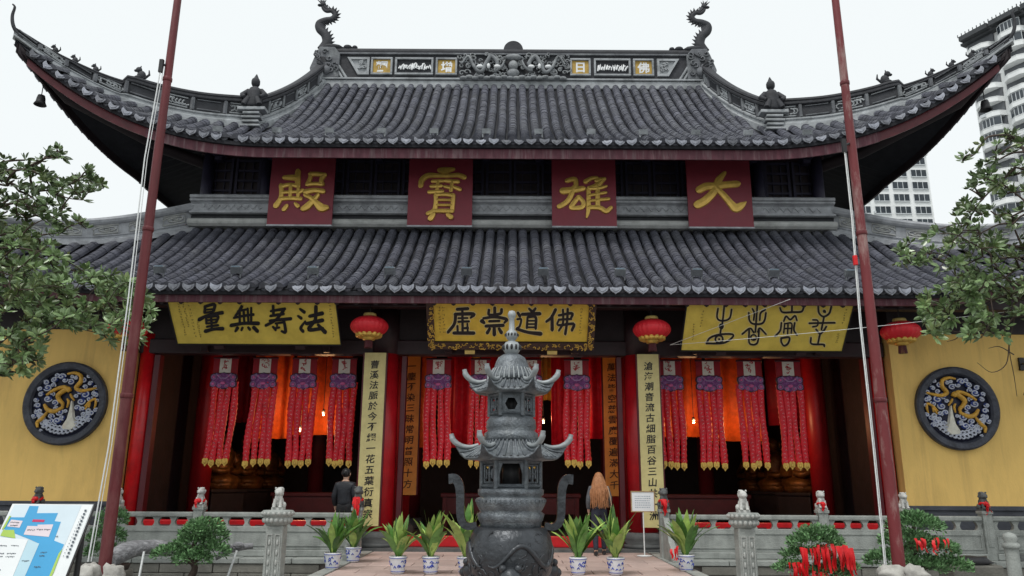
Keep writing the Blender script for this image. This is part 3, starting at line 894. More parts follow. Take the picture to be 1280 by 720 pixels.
# ---- gable ridges and hip ridges of the upper roof
def ridge_set(path, hs, name, parent, front, panels, ws=None):
    r = sweep(path, prof([(0.20, -0.12), (0.20, 0.10), (0.15, 0.13), (0.13, 0.22), (0.17, 0.25), (0.17, 0.30), (0.09, 0.33)]), name, RIDGEL, parent, hs, ws=ws)
    sweep(path, prof([(0.09, 0.331), (0.09, 0.74)]), 'ridge_web', RIDGED, r, hs, ws=ws)
    sweep(path, prof([(0.14, 0.741), (0.17, 0.77), (0.17, 0.84), (0.13, 0.86), (0.16, 0.9), (0.14, 0.97), (0.07, 1.0)]), 'ridge_cap', RIDGED, r, hs, ws=ws)
    N = len(path)
    step = panels
    for i in range(0, N - 1):
        a, b = path[i], path[i + 1]
        h = hs[i]
        d = b - a
        nrm = Vector((d.y, -d.x, 0)).normalized()
        if nrm.y > 0: nrm = -nrm
        u = Vector((0, 0, 1))
        if i % step == 0:
            m = MB(); c = a + nrm * .10
            m.tube([c + u * .33 * h, c + u * .745 * h], .06, 5, smooth=False); m.build('ridge_post', RIDGE, r)
        if i % step == 1 and i + step - 2 < N:
            A, B = a + nrm * .095, path[min(N - 1, i + step - 2)] + nrm * .095
            m = MB()
            m.tube([A + u * .38 * h, B + u * .38 * h], .025, 4); m.tube([A + u * .69 * h, B + u * .69 * h], .025, 4)
            if (i // step) % 2 == 0:
                for k in range(7):
                    t = (k + .5) / 7; c = A.lerp(B, t) + u * .53 * h; aa = random.uniform(0, 6)
                    m.tube([c + d.normalized() * cos(aa + q) * .1 + u * sin(aa + q) * .09 * h for q in (0, .9, 1.8, 2.7, 3.6)], .026, 4)
            m.build('ridge_panel', RIDGEL if (i // step) % 2 == 0 else RIDGE, r)
    return r
def beast(mb, c, s, fx):
    mb.blob(c + Vector((0, 0, .12 * s)), (.13 * s, .1 * s, .16 * s)); mb.blob(c + Vector((fx * .08 * s, -.02 * s, .3 * s)), (.09 * s, .08 * s, .09 * s))
    mb.blob(c + Vector((fx * .16 * s, -.02 * s, .28 * s)), (.06 * s, .05 * s, .04 * s)); mb.tube([c + Vector((-fx * .1 * s, 0, .05 * s)), c + Vector((-fx * .22 * s, 0, .16 * s)), c + Vector((-fx * .2 * s, 0, .3 * s))], [.04 * s, .035 * s, .015 * s], 5)
    mb.blob(c + Vector((fx * .06 * s, -.05 * s, .05 * s)), (.12 * s, .07 * s, .06 * s)); mb.tube([c + Vector((fx * .06 * s, 0, .37 * s)), c + Vector((fx * .04 * s, 0, .44 * s))], [.03 * s, .01 * s], 5)
for sx in (-1, 1):
    random.seed(40 + sx)
    gp = [Vector((sx * p.x, p.y, p.z + 0.02)) for p in GAB]
    gp[0] = Vector((sx * 6.62, 23.75, 14.72))
    gc = catmull(gp, 2)
    gr = ridge_set(gc, [1.0] * len(gc), 'gable_ridge', hall, 1, 5)
    hp = [Vector((sx * p.x, p.y, p.z + .02)) for p in HIPU]
    hs = []
    for p in hp:
        a = (abs(p.x) - 7.5) / 4.9
        hs.append(lerp(.96, .86, a / .5) if a < .5 else lerp(.66 if a > .6 else .86, .22, sstep((a - .55) / .45)))
    hr = ridge_set(hp, hs, 'hip_ridge', hall, 1, 7, ws=[lerp(1, .55, i / (len(hp) - 1)) for i in range(len(hp))])
    # guardian figure on the knee of the ridge
    k = Vector((sx * 7.5, 20.4, 11.42))
    m = MB()
    for q in range(4): m.box(k + Vector((0, -.22, -.1 + q * .13)), (.56 - .08 * (q % 2), .26, .07))
    m.box(k + Vector((0, -.2, .42)), (.8, .34, .1)); bs = m.build('figure_plinth', RIDGEL, upper, bevel=0.02)
    m = MB(); c = k + Vector((0, -.16, .47))
    m.lathe([(.22, 0), (.25, .08), (.2, .3), (.22, .5), (.16, .64), (.07, .72)], 14, c)
    m.blob(c + Vector((0, -.02, .85)), (.13, .13, .16)); m.tube([c + Vector((0, 0, .95)), c + Vector((0, 0, 1.12))], [.09, .015], 7)
    for q in (-1, 1):
        m.tube([c + Vector((q * .17, 0, .58)), c + Vector((q * .33, -.08, .42)), c + Vector((q * .22, -.2, .3))], [.09, .08, .05], 7)
        m.tube([c + Vector((q * .12, -.12, .3)), c + Vector((q * .22, -.2, .05))], [.1, .09], 7)
    m.build('guardian_figure', RIDGED, upper)
    # beasts along the ridge
    for (i, s) in ((25, 1.0), (35, .62), (40, .6), (45, .6)):
        i = min(i, len(hp) - 1)
        m = MB(); beast(m, hp[i] + Vector((0, 0, hs[i] * .97)), s * .95, sx); m.build('ridge_beast', RIDGED, upper)
    # whip-thin iron tip and the hanging bell
    t0 = Vector((sx * 12.36, 16.9, 12.2))
    m = MB(); m.tube(catmull([t0 - Vector((sx * .12, -.1, .1)), t0 + Vector((sx * .03, -.03, .16)), t0 + Vector((sx * .1, -.05, .45)), t0 + Vector((sx * .08, -.05, .7)), t0 + Vector((sx * .14, -.06, .78))], 5), [lerp(.055, .02, i / 20) for i in range(21)], 6); m.build('corner_hook', RIDGED, upper)
    bz = Vector((sx * 11.9, 17.6, 10.9))
    m = MB(); m.tube([bz + Vector((0, 0, .6)), bz], .012, 5); o = m.build('bell_chain', BLACKM, hall)
    m = MB(); m.lathe([(.02, 0), (.08, -.02), (.1, -.1), (.11, -.2), (.15, -.28), (.13, -.28), (.1, -.2)], 14, bz); m.build('corner_bell', BLACKM, o)
    m = MB(); m.tube([Vector((sx * 12.25, 17.05, 11.85)), Vector((sx * 11.4, 17.9, 10.95)), Vector((sx * 9.6, 19.6, 10.35)), Vector((sx * 8.6, 20.4, 10.2))], [.1, .15, .17, .17], 8); m.build('corner_beam', DARKWOOD, upper)
# small floodlights standing on the tiles near each eave
random.seed(5)
for X in [-7.9 + i * 1.72 for i in range(10)]:
    pth = row_path(X, low_eave, low_top, .22, 20); a = pth[3]
    m = MB(); m.box(a + Vector((0, 0, .30)), (.24, .12, .15), M=Matrix.Rotation(.5, 4, 'X')); m.tube([a + Vector((-.1, 0, .1)), a + Vector((-.1, 0, .28))], .02, 4); m.tube([a + Vector((.1, 0, .1)), a + Vector((.1, 0, .28))], .02, 4)
    o = m.build('floodlight', RIDGE, hall)
    m = MB(); m.box(a + Vector((0, -.055, .325)), (.19, .02, .1), M=Matrix.Rotation(.5, 4, 'X')); m.build('glass', mat('lamp_glass', (.25, .33, .4), .12, .2, 5), o)
for X in [-7.6 + i * 1.38 for i in range(12)]:
    pth = row_path(X, up_eave, up_top, .45, 20); a = pth[2]
    m = MB(); m.box(a + Vector((0, 0, .28)), (.22, .12, .13), M=Matrix.Rotation(.4, 4, 'X')); m.tube([a + Vector((-.09, 0, .1)), a + Vector((-.09, 0, .26))], .02, 4); m.tube([a + Vector((.09, 0, .1)), a + Vector((.09, 0, .26))], .02, 4)
    m.build('floodlight', RIDGEL, hall)

# ---- round carved medallions in the yellow walls
def medallion(sx):
    C = Vector((sx * 10.32, 17.95, 3.2)); R = .96
    root = MB()
    T = Matrix.Translation(C) @ Matrix.Rotation(pi / 2, 4, 'X')
    root.M = T
    vs, fs = [], []
    prof_ = [(R, -.0), (R, .10), (R * .96, .13), (R * .84, .11), (R * .80, .06), (R * .79, .0)]
    n = 56
    for (r, h) in prof_:
        for k in range(n): vs.append((r * cos(2 * pi * k / n), r * sin(2 * pi * k / n), h))
    for i in range(len(prof_) - 1):
        for k in range(n):
            k2 = (k + 1) % n; fs.append((i * n + k, i * n + k2, (i + 1) * n + k2, (i + 1) * n + k))
    root.add(vs, fs, smooth=False)
    ring = root.build('medallion_frame', mat('medallion_slate', (.034, .038, .055), .45, .4, 5, .8, 18, c3=(.09, .1, .13), c3scale=4), hall)
    ring['label'] = 'round dark slate frame around a coloured dragon relief'
    m = MB(T); m.lathe([(R * .82, .005), (R * .82, .02), (.01, .021)], 40); m.build('medallion_ground', mat('medallion_ground', (.02, .022, .045), .6, .2, 5), ring)
    def loc(x, y, h=.06):
        x = (x - 398) / 335 * R; y = -(y - 365) / 335 * R
        return Vector((x * (1 if sx < 0 else -1), y, h))
    GD = mat('medallion_gold', (.6, .33, .045), .5, .25, 9, .4, 40)
    m = MB(T)
    for (pts, w) in (([(385, 128), (440, 120), (490, 140), (505, 190), (470, 240), (520, 265), (580, 255), (640, 240)], 38),
                     ([(240, 300), (300, 260), (370, 235), (420, 265), (400, 250), (340, 300), (350, 340), (385, 370), (380, 410)], 44),
                     ([(390, 395), (330, 430), (270, 420), (235, 375)], 42), ([(270, 430), (235, 490), (200, 520), (210, 560)], 34),
                     ([(560, 390), (600, 350), (640, 330), (650, 370), (640, 405)], 24), ([(600, 350), (600, 400)], 18), ([(600, 355), (570, 415)], 18),
                     ([(430, 290), (445, 310), (470, 345)], 22), ([(410, 330), (430, 355), (420, 400)], 22)):
        c = catmull([loc(x, y, .07 + .02 * (i % 2)) for i, (x, y) in enumerate(pts)], 5)
        m.tube(c, [w / 335 * R * .5 * (.42 + .5 * sin(pi * (i + 1) / (len(c) + 1))) for i in range(len(c))], 7)
    m.build('dragon', GD, ring)
    spots = [(340, 150, 32), (285, 175, 28), (240, 240, 36), (420, 195, 30), (195, 295, 24), (255, 330, 34), (315, 360, 30), (180, 385, 28), (185, 435, 26), (360, 440, 34), (300, 470, 28), (355, 505, 34), (260, 545, 24), (520, 180, 26), (580, 205, 22), (630, 235, 24), (500, 265, 32), (550, 295, 42), (625, 285, 26), (525, 350, 34), (500, 400, 28), (545, 410, 24), (590, 465, 28), (560, 145, 22), (610, 500, 22), (390, 480, 24), (300, 140, 24), (220, 200, 26), (460, 160, 20), (160, 340, 22), (285, 290, 22), (640, 300, 26), (655, 340, 20), (590, 330, 26), (655, 420, 24), (560, 450, 22), (620, 440, 24), (225, 470, 26), (330, 410, 22), (160, 470, 22), (540, 230, 22), (480, 310, 20), (430, 150, 18), (370, 180, 22), (280, 220, 22), (180, 250, 22), (520, 480, 22), (300, 510, 26), (230, 590, 20), (640, 190, 18), (600, 160, 20), (410, 430, 16)]
    m, m2 = MB(T), MB(T)
    for i, (x, y, r) in enumerate(spots):
        a = i * 1.3; sg = 1 if i % 2 else -1
        pts = [loc(x + cos(a + sg * t) * r * (1 - t / 9.5), y + sin(a + sg * t) * r * .8 * (1 - t / 9.5), .06 + .004 * t) for t in [q * .6 for q in range(15)]]
        m.tube(pts, [.017] * 15, 5)
        m2.blob(loc(x, y, .045), (r / 335 * R * .95, r / 335 * R * .8, .035))
    m.build('cloud_scrolls', mat('cloud_white', (.5, .53, .62), .6, .2, 9), ring)
    m2.build('cloud_cores', mat('cloud_blue', (.03, .055, .24), .6, .3, 9), ring)
    m = MB(T)
    pts = [(445, 345), (455, 345), (468, 400), (490, 480), (530, 545), (480, 575), (400, 570), (385, 555), (425, 490), (440, 420)]
    n = len(pts); vs = [loc(x, y, .03) for x, y in pts] + [loc(450 + (x - 450) * .7, y, .085) for x, y in pts]
    m.add(vs, [tuple(range(n, 2 * n))] + [(i, (i + 1) % n, n + (i + 1) % n, n + i) for i in range(n)])
    m.build('waterspout', mat('spout_white', (.68, .66, .58), .6, .15, 9, c3=(.5, .32, .18), c3scale=3.0, c3amt=.5), ring)
    m = MB(T)
    for k in range(16):
        a = radians(205 + k * 8.8); x = 398 + cos(a) * 215; y = 365 - sin(a) * 232
        for q in (0, 1):
            rr = 24 - q * 4; xx = x - q * 6; yy = y - q * 34 + abs(k - 8) * q * .5
            m.tube([loc(xx + cos(t) * rr * (1 - t / 9), yy - sin(t) * rr * (1 - t / 9), .06) for t in [z * .7 for z in range(10)]], .022, 5)
    m.build('wave_curls', MATS['cloud_white'], ring)
medallion(-1); medallion(1)
# ------------------------------------------------------------------ writing
def glyph(ch, size, name, mt, parent, place, thick=0.006, bold=0.0, local=False):
    """one character in Blender's own font, as a mesh; place(x, y, out) -> point"""
    cu = bpy.data.curves.new('glyph', 'FONT'); cu.body = ch; cu.size = size; cu.align_x = 'CENTER'; cu.align_y = 'CENTER'
    cu.offset = bold; cu.resolution_u = 3
    to = bpy.data.objects.new('glyph', cu); col.objects.link(to)
    bpy.context.view_layer.update()
    me = bpy.data.meshes.new_from_object(to.evaluated_get(bpy.context.evaluated_depsgraph_get()))
    m = MB()
    if len(me.vertices):
        xs = [v.co.x for v in me.vertices]; ys = [v.co.y for v in me.vertices]
        cx, cy = (min(xs) + max(xs)) / 2, (min(ys) + max(ys)) / 2
        m.add([place(v.co.x - cx, v.co.y - cy, thick) for v in me.vertices], [tuple(p.vertices) for p in me.polygons])
    bpy.data.objects.remove(to); bpy.data.meshes.remove(me); bpy.data.curves.remove(cu)
    return m.build(name, mt, parent, local=local) if m.v else None

# ---- four maroon boards with gilded characters on the upper storey
GOLDCH = {
 '殿': [[(185,215,50),(250,215,62),(300,218,60)],[(306,152,55),(306,215,62),(316,290,50)],[(165,305,46),(240,288,42),(322,302,46)],[(155,298,46),(165,360,46),(160,430,48),(125,500,64)],
       [(180,368,38),(260,362,36),(345,360,38)],[(248,300,38),(250,430,38)],[(322,300,36),(326,425,38)],[(170,432,46),(250,426,44),(352,432,46)],[(330,372,34),(362,348,44)],
       [(203,540,46),(226,505,42)],[(308,482,34),(332,506,46)],[(432,180,44),(427,230,44),(408,285,50)],[(430,180,44),(500,180,46),(568,188,44)],[(562,190,46),(536,240,46),(552,284,44)],[(410,285,42),(480,280,40),(548,286,40)],
       [(398,362,62),(480,345,54),(562,355,54)],[(514,396,44),(470,455,60),(420,510,72),(388,532,60)],[(396,398,40),(442,420,44)],[(440,415,44),(500,468,62),(556,520,88),(606,520,56)]],
 '寶': [[(345,130,56),(400,132,70),(472,120,40)],[(165,292,52),(176,232,58),(232,186,58),(330,186,46),(430,186,44),(520,180,50),(578,202,54)],[(280,246,40),(382,240,40)],[(328,246,36),(322,350,38)],[(268,298,40),(360,292,40)],[(250,356,42),(372,346,42)],
       [(404,240,44),(520,250,44)],[(464,250,36),(455,340,42)],[(398,300,36),(440,310,36)],[(490,306,40),(540,328,44)],[(312,385,44),(315,460,44),(302,540,50),(242,574,42)],[(315,385,40),(400,380,40),(480,390,46)],[(480,390,44),(476,470,44),(470,548,46)],[(330,436,28),(462,436,28)],[(330,488,28),(462,488,28)],[(292,546,44),(470,546,46)],[(298,582,42),(270,622,60)],[(432,586,44),(462,608,56)]],
 '雄': [[(195,232,50),(270,216,52),(282,292,46)],[(155,336,74),(250,326,70),(345,310,56)],[(262,300,56),(212,418,54),(160,470,54),(116,494,52)],[(300,398,46),(242,478,52),(236,508,46),(330,500,50),(346,450,48),(306,396,44)],
       [(372,240,54),(430,206,42),(476,200,38)],[(480,228,56),(548,214,46)],[(542,216,46),(480,280,60),(408,308,48)],[(398,312,46),(396,450,46),(390,540,42),(375,604,20)],[(484,300,48),(482,500,50)],[(410,312,40),(500,306,40),(566,288,30)],[(400,382,32),(560,352,34)],[(400,437,32),(586,416,36)],[(400,502,48),(500,506,50),(560,540,50),(606,505,40)]],
 '大': [[(160,318,76),(230,282,80),(330,275,76),(430,262,74),(528,254,72)],[(412,145,42),(352,220,72),(310,320,76),(220,420,84),(138,468,86)],[(330,300,60),(400,380,66),(460,460,76),(502,500,92),(560,468,66),(596,442,18)]],
}
def sign_board(px, ch, label):
    x0 = PX(px[0], 240, 19.45); x1 = PX(px[1], 240, 19.45)
    zt, zb = 10.45, PZ(283, 19.45)
    cx, w = (x0 + x1) / 2, x1 - x0
    zc = (PZ(195, 19.45) + zb) / 2
    root = empty('sign_board', (cx, 19.45, zb), label, 'sign', 'maroon character boards of the upper storey')
    m = MB(); m.span((x0, 19.40, zb), (x1, 19.46, zt)); m.build('board', MAROON, root)
    m = MB(); m.span((x0 - .01, 19.37, zb - .05), (x1 + .01, 19.47, zb - .001)); m.build('bottom_rail', WAIST, root, bevel=.01)
    m = MB()
    k = w / 612.0
    zoff = zb
    def fr(x, y, h): return Vector((cx + (x - 354) * k, 19.398 - h, zb + (688 - y) * k * 1.0))
    for i, st in enumerate(GOLDCH[ch]): m.brush(st, .035 + .002 * i, fr)
    m.build('character', GOLD, root)
sign_board((337, 417), '殿', 'maroon board with the gilded character at the left end of the row of four')
sign_board((510, 590), '寶', 'maroon board with a tall gilded character, second from the left of the four')
sign_board((689, 769), '雄', 'maroon board with a dense wide gilded character, second from the right of the four')
sign_board((858, 938), '大', 'maroon board with the simple three stroke gilded character, rightmost of the four')

# ---- three gold plaques hanging under the lower eave
PL_L = [[(282,92,18),(276,128,18)],[(280,88,18),(350,72,20),(342,116,20)],[(285,110,12),(342,104,12)],[(280,131,14),(336,123,14)],[(238,180,26),(300,150,18),(405,130,24)],[(287,165,16),(287,206,16)],[(285,165,14),(370,155,18),(360,196,18)],[(290,186,12),(360,178,12)],[(290,208,12),(360,201,12)],[(322,152,16),(325,255,16)],[(290,232,14),(372,221,16)],[(280,265,26),(340,250,20),(403,246,26)],
 [(548,85,20),(525,120,18),(500,152,16)],[(520,118,14),(590,104,14)],[(490,166,16),(560,152,16),(630,142,18)],[(468,222,24),(560,206,20),(663,206,26)],[(530,125,16),(530,210,16)],[(560,112,15),(562,206,15)],[(590,100,15),(592,202,15)],[(616,95,15),(612,196,15)],[(512,240,22),(498,262,18)],[(548,238,16),(541,254,16)],[(590,236,16),(601,250,18)],[(630,236,24),(655,262,24)],
 [(775,80,18),(776,142,18)],[(760,116,16),(860,100,18)],[(755,151,16),(850,136,18)],[(850,112,20),(792,180,18),(720,220,20)],[(750,186,18),(900,171,22)],[(790,206,14),(856,196,14)],[(780,241,14),(816,235,14)],[(800,210,12),(798,240,12)],[(850,180,18),(860,266,20),(832,262,14)],[(770,230,14),(788,252,16)],
 [(970,100,14),(1000,122,22)],[(955,150,14),(976,166,20)],[(986,262,22),(972,236,20),(1006,188,12)],[(1086,85,24),(1080,170,22),(1066,192,20)],[(1040,152,22),(1130,131,26)],[(1015,206,22),(1130,181,26)],[(1070,192,20),(1030,250,24),(1130,240,22)],[(1098,214,18),(1146,266,28)]]
PL_C = [[(248,97,20),(325,92,20)],[(285,100,16),(285,190,16)],[(232,132,20),(365,130,22),(345,156,14)],[(236,130,20),(226,200,20),(180,262,20)],[(255,160,12),(322,158,12)],[(255,186,14),(332,182,14)],[(285,190,16),(285,265,16)],[(248,216,15),(249,262,15)],[(290,232,13),(324,230,15)],[(320,200,13),(322,262,14)],[(222,268,22),(365,268,24)],
 [(520,85,20),(520,132,20)],[(478,100,18),(481,135,18),(560,126,18),(570,95,18)],[(425,180,26),(440,190,22)],[(438,160,16),(520,150,18),(605,166,20),(590,190,14)],[(480,181,16),(552,178,16)],[(455,216,20),(580,210,22)],[(515,216,20),(515,276,24)],[(482,235,18),(465,265,22)],[(550,234,18),(566,262,24)],
 [(770,90,16),(786,106,18)],[(816,88,16),(801,108,18)],[(720,130,20),(846,125,24)],[(758,150,14),(752,226,16)],[(760,150,14),(816,150,18),(816,230,18)],[(765,175,10),(812,175,10)],[(765,199,10),(812,199,10)],[(760,223,12),(812,223,12)],[(688,120,18),(702,142,20)],[(684,165,14),(711,166,14),(701,214,14),(680,231,14)],[(680,236,20),(760,260,20),(850,270,28)],
 [(962,95,20),(932,150,18),(895,181,16)],[(936,140,20),(936,240,22)],[(985,136,14),(1080,121,18),(1072,160,14)],[(990,166,14),(1075,161,14)],[(986,165,14),(980,206,14),(1090,196,18),(1080,242,18)],[(1015,95,14),(1015,190,15),(985,246,14)],[(1050,90,16),(1045,180,16),(1031,270,18)]]
W = 13
def s_(pts, w=W): return [(x, y, w) for x, y in pts]
def ring_(x, y, r, w=W): return [(x + cos(a) * r, y + sin(a) * r, w) for a in [pi * i / 6 for i in range(13)]]
PL_R = [s_([(332,20),(330,60),(324,130),(318,195)]),s_([(286,70),(280,130),(302,155),(350,152),(375,130),(385,75)]),[(312,192,34),(312,200,36)],s_([(312,200),(305,248)]),s_([(205,322),(232,280),(300,256),(396,255),(380,290),(320,320),(205,322)]),ring_(297,290,27),[(296,289,14),(298,291,14)],
 s_([(572,20),(570,60),(560,235)]),s_([(510,98),(515,150),(540,176),(600,176),(625,150),(634,98)]),s_([(535,70),(550,100),(546,150)]),s_([(628,75),(596,100),(590,150)]),s_([(465,252),(520,210),(548,240)]),s_([(637,252),(592,208),(578,236)]),s_([(515,222),(515,310),(540,330),(570,322),(582,290),(586,222)]),ring_(547,276,20,10),[(545,285,10),(552,285,10)],
 s_([(735,62),(755,93),(825,92),(890,88),(908,56)]),s_([(822,40),(822,90)]),s_([(765,156),(782,122),(812,146),(845,118),(860,150)]),s_([(748,168),(740,225),(705,266)]),s_([(845,168),(840,220),(862,256)]),s_([(772,172),(766,242)],11),s_([(772,175),(822,173),(820,242)],11),s_([(772,210),(820,208)],11),s_([(796,176),(794,246)],11),s_([(748,280),(750,310),(770,336),(800,316),(806,274),(748,280)]),
 s_([(1012,40),(1018,95),(1052,122),(1092,100),(1108,50)]),[(1056,84,22),(1060,87,22)],s_([(1057,122),(1040,216)]),s_([(950,171),(1135,166)]),s_([(975,146),(1010,150),(1010,186),(975,196)],11),s_([(1000,214),(1030,246),(1058,220),(1074,194)]),s_([(1030,246),(1015,324)]),s_([(965,276),(970,321),(1055,325),(1062,338)])]
def st_group(st):
    x = sum(p[0] for p in st) / len(st)
    return 0 if x < 430 - 20 else 1 if x < 672 else 2 if x < 925 - 45 else 3
def plaque(org, corners, strokes, board_mat, label, outline, frame=False, seed=1):
    """corners: photo crop coordinates (left-top, right-top, right-bottom, left-bottom) of the part that shows"""
    (ax, ay), (bx, by), (cx_, cy_), (dx, dy) = corners
    Yb, Yt = 17.15, 16.38
    def px(c): return (org[0] + c[0] / 5.818, org[1] + c[1] / 5.818)
    lb, rb = P(*px(corners[3]), Yb), P(*px(corners[2]), Yb)
    x0, x1, zb = lb.x, rb.x, (lb.z + rb.z) / 2
    zt = (P(*px(corners[0]), Yt).z + P(*px(corners[1]), Yt).z) / 2
    up = Vector((0, Yt - Yb, zt - zb)); H = up.length; up.normalize()
    nrm = Vector((0, -up.z, up.y)).normalized()
    if nrm.y > 0: nrm = -nrm
    w = x1 - x0
    root = empty('name_plaque', (x0 + w / 2, Yb, zb), label, 'plaque', 'gold plaques under the lower eave')
    def pt(u, v, h): return Vector((x0 + u * w, Yb, zb)) + up * (v * H) + nrm * h
    EXT = 1.16
    def slab(mb, u0, u1, v0, v1, h0, h1):
        vs = [pt(u0, v0, h0), pt(u1, v0, h0), pt(u1, v1, h0), pt(u0, v1, h0), pt(u0, v0, h1), pt(u1, v0, h1), pt(u1, v1, h1), pt(u0, v1, h1)]
        mb.add(vs, [(0, 3, 2, 1), (4, 5, 6, 7), (0, 1, 5, 4), (1, 2, 6, 5), (2, 3, 7, 6), (3, 0, 4, 7)])
    m = MB(); slab(m, 0, 1, 0, EXT, -.05, 0); m.build('board', board_mat, root)
    fr_mat = BLACKM
    if frame:
        a = .042; b = .155
        m = MB()
        slab(m, 0, a, 0, EXT, .001, .045); slab(m, 1 - a, 1, 0, EXT, .001, .045); slab(m, a, 1 - a, 0, b, .001, .045)
        fo = m.build('frame', mat('carved_gilt', (.05, .025, .02), .5, .3, 8), root)
        random.seed(seed); m = MB()
        for k in range(150):
            if k < 84: u, v = random.uniform(.01, .99), random.uniform(.025, b - .03)
            else: u, v = random.choice((random.uniform(.008, a - .008), random.uniform(1 - a + .008, .992))), random.uniform(.02, 1.0)
            q = random.uniform(0, 6.3)
            m.tube([pt(u + cos(q + t) * .011 * (1 - t / 6), v + sin(q + t) * .04 * (1 - t / 6), .05) for t in (0, .9, 1.8, 2.7, 3.6)], .012, 4)
        m.build('gilt_scrolls', GOLD, fo)
        m = MB(); slab(m, a, 1 - a, b, b + .012, .001, .03); m.build('inner_bead', INK, fo)
    else:
        m = MB(); slab(m, -.006, 0, -.03, EXT, -.06, .02); slab(m, 1, 1.006, -.03, EXT, -.06, .02); slab(m, 0, 1, -.03, 0, -.06, .02); m.build('frame', INK, root)
    def conv(x, y):
        v = (y - (ay + by) / 2) / ((cy_ + dy) / 2 - (ay + by) / 2)
        xl = ax + (dx - ax) * v; xr = bx + (cx_ - bx) * v
        return (x - xl) / (xr - xl), 1 - v
    k = w / (rb.x - lb.x)
    def fr(x, y, h):
        u, v = conv(x, y); return pt(u, v, h)
    m, m2 = MB(), MB()
    last = None
    for i, st in enumerate(strokes):
        g = st_group(st)
        if last is not None and g != last:
            m.build('character', INK, root); m = MB()
        last = g
        m.brush([(x, y, wd * (1.18 if not (seed == 3) else 1.05)) for x, y, wd in st], .012 + .0012 * (i % 9), lambda x, y, h: fr(x, y, h + .006))
        if outline: m2.brush([(x, y, wd * 1.12 + 11) for x, y, wd in st], .0045 + .0003 * (i % 9), fr)
    m.build('character', INK, root)
    if outline: m2.build('character_edging', mat('edging_gold', (.72, .60, .30), .5, .1, 8), root)
    # small inscription columns, too fine to read
    random.seed(seed); m = MB()
    for (u, n, v0, v1) in outline_cols[seed]:
        for i in range(n):
            v = v1 - (v1 - v0) * i / n
            for q in range(3):
                uu = u + random.uniform(-.006, .006); dv = random.uniform(-.012, .012); l = random.uniform(.003, .006)
                if q % 2: m.add([pt(uu - l, v + dv, .004), pt(uu + l, v + dv, .004), pt(uu + l, v + dv + .007, .004), pt(uu - l, v + dv + .007, .004)], [(0, 1, 2, 3)])
                else: m.add([pt(uu - .0011, v + dv - .014, .0045), pt(uu + .0011, v + dv - .014, .0045), pt(uu + .0011, v + dv + .014, .0045), pt(uu - .0011, v + dv + .014, .0045)], [(0, 1, 2, 3)])
    m.build('small_inscription', mat('faded_ink', (.19, .12, .04), .6, .2, 8), root)
    for u in (.25, .75):
        m = MB(); slab(m, u - .03, u + .03, -.11, -.031, -.07, .03); m.build('bracket', BEAM if not frame else GOLDP, root)
outline_cols = {1: [(.06, 14, .15, .97), (.09, 12, .35, .95), (.12, 11, .1, .95), (.15, 8, .12, .5), (.963, 13, .12, .95)], 2: [(.075, 9, .3, .9), (.10, 8, .3, .9), (.915, 9, .3, .88)], 3: [(.06, 7, .2, .6), (.10, 6, .5, .9), (.965, 6, .6, .95), (.955, 5, .15, .4)]}
plaque((210, 370), ((10, 42), (1228, 45), (1258, 360), (75, 358)), PL_L, GOLDB, 'gold plaque with four black brush characters above the left doorway', False, False, 1)
plaque((530, 370), ((22, 50), (1258, 55), (1235, 388), (35, 380)), PL_C, GOLDD, 'gold plaque in a carved gilt frame above the middle doorway', True, True, 2)
plaque((848, 372), ((60, 55), (1262, 65), (1190, 380), (22, 370)), PL_R, GOLDB, 'gold plaque with four curling seal script characters above the right doorway', True, False, 3)

# ---- long couplet boards on the columns
def couplet(cx, Y, z0, z1, w, text, mt, ink, label, size):
    root = empty('couplet_board', (cx, Y, z0), label, 'couplet board', 'couplet boards on the columns')
    m = MB(); N = 8                       # a shallow curved board that follows the column
    vs = []
    for z in (z0, z1):
        for k in range(N + 1):
            a = -1 + 2 * k / N; vs.append((cx + a * w / 2, Y + .012 * a * a, z))
        for k in range(N, -1, -1):
            a = -1 + 2 * k / N; vs.append((cx + a * w / 2, Y + .012 * a * a + .03, z))
    n = 2 * (N + 1)
    m.add(vs, [tuple(reversed(range(n))), tuple(range(n, 2 * n))] + [(i, (i + 1) % n, n + (i + 1) % n, n + i) for i in range(n)])
    m.build('board', mt, root)
    for s in (-1, 1):
        m = MB(); m.span((cx + s * w / 2, Y + .02, z0), (cx + s * (w / 2 + .035), Y + .1, z1)); m.build('edge_strip', DARKRED, root)
    n = len(text)
    for i, ch in enumerate(text):
        zc = z1 - .16 - (z1 - z0 - .3) * (i + .5) / n
        def pl(x, y, h, zc=zc): return Vector((cx + x * 1.06 + y * .08, Y - .006, zc + y + x * .06))
        glyph(ch, size, 'character', ink, root, pl, bold=.0035)
couplet(-3.2, 17.88, .52, 4.42, .50, '曹溪法脈於今不絕一花五葉衍真宗', CREAM, INK, 'pale gold couplet board on the column left of the middle doorway', .205)
couplet(3.2, 17.88, .52, 4.42, .50, '滄海潮音流古細脂百谷三山共一洲', CREAM, INK, 'pale gold couplet board on the column right of the middle doorway', .205)
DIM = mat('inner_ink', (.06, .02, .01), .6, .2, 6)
couplet(-2.72, 20.85, 1.15, 4.85, .46, '一塵不染三昧常明普照十方', ORANGEB, DIM, 'dim orange couplet board deeper inside, left of the middle doorway', .23)
couplet(2.72, 20.85, 1.15, 4.85, .46, '萬法皆空慈雲廣覆遍滿大千', ORANGEB, DIM, 'dim orange couplet board deeper inside, right of the middle doorway', .23)
for (x, z, p), ch in zip(RIDGECH, '輝增日佛'):
    glyph(ch, .42, 'character', WHITE, p, lambda a, b, h: Vector((x + a, YF - .036, z + b)), bold=.012)
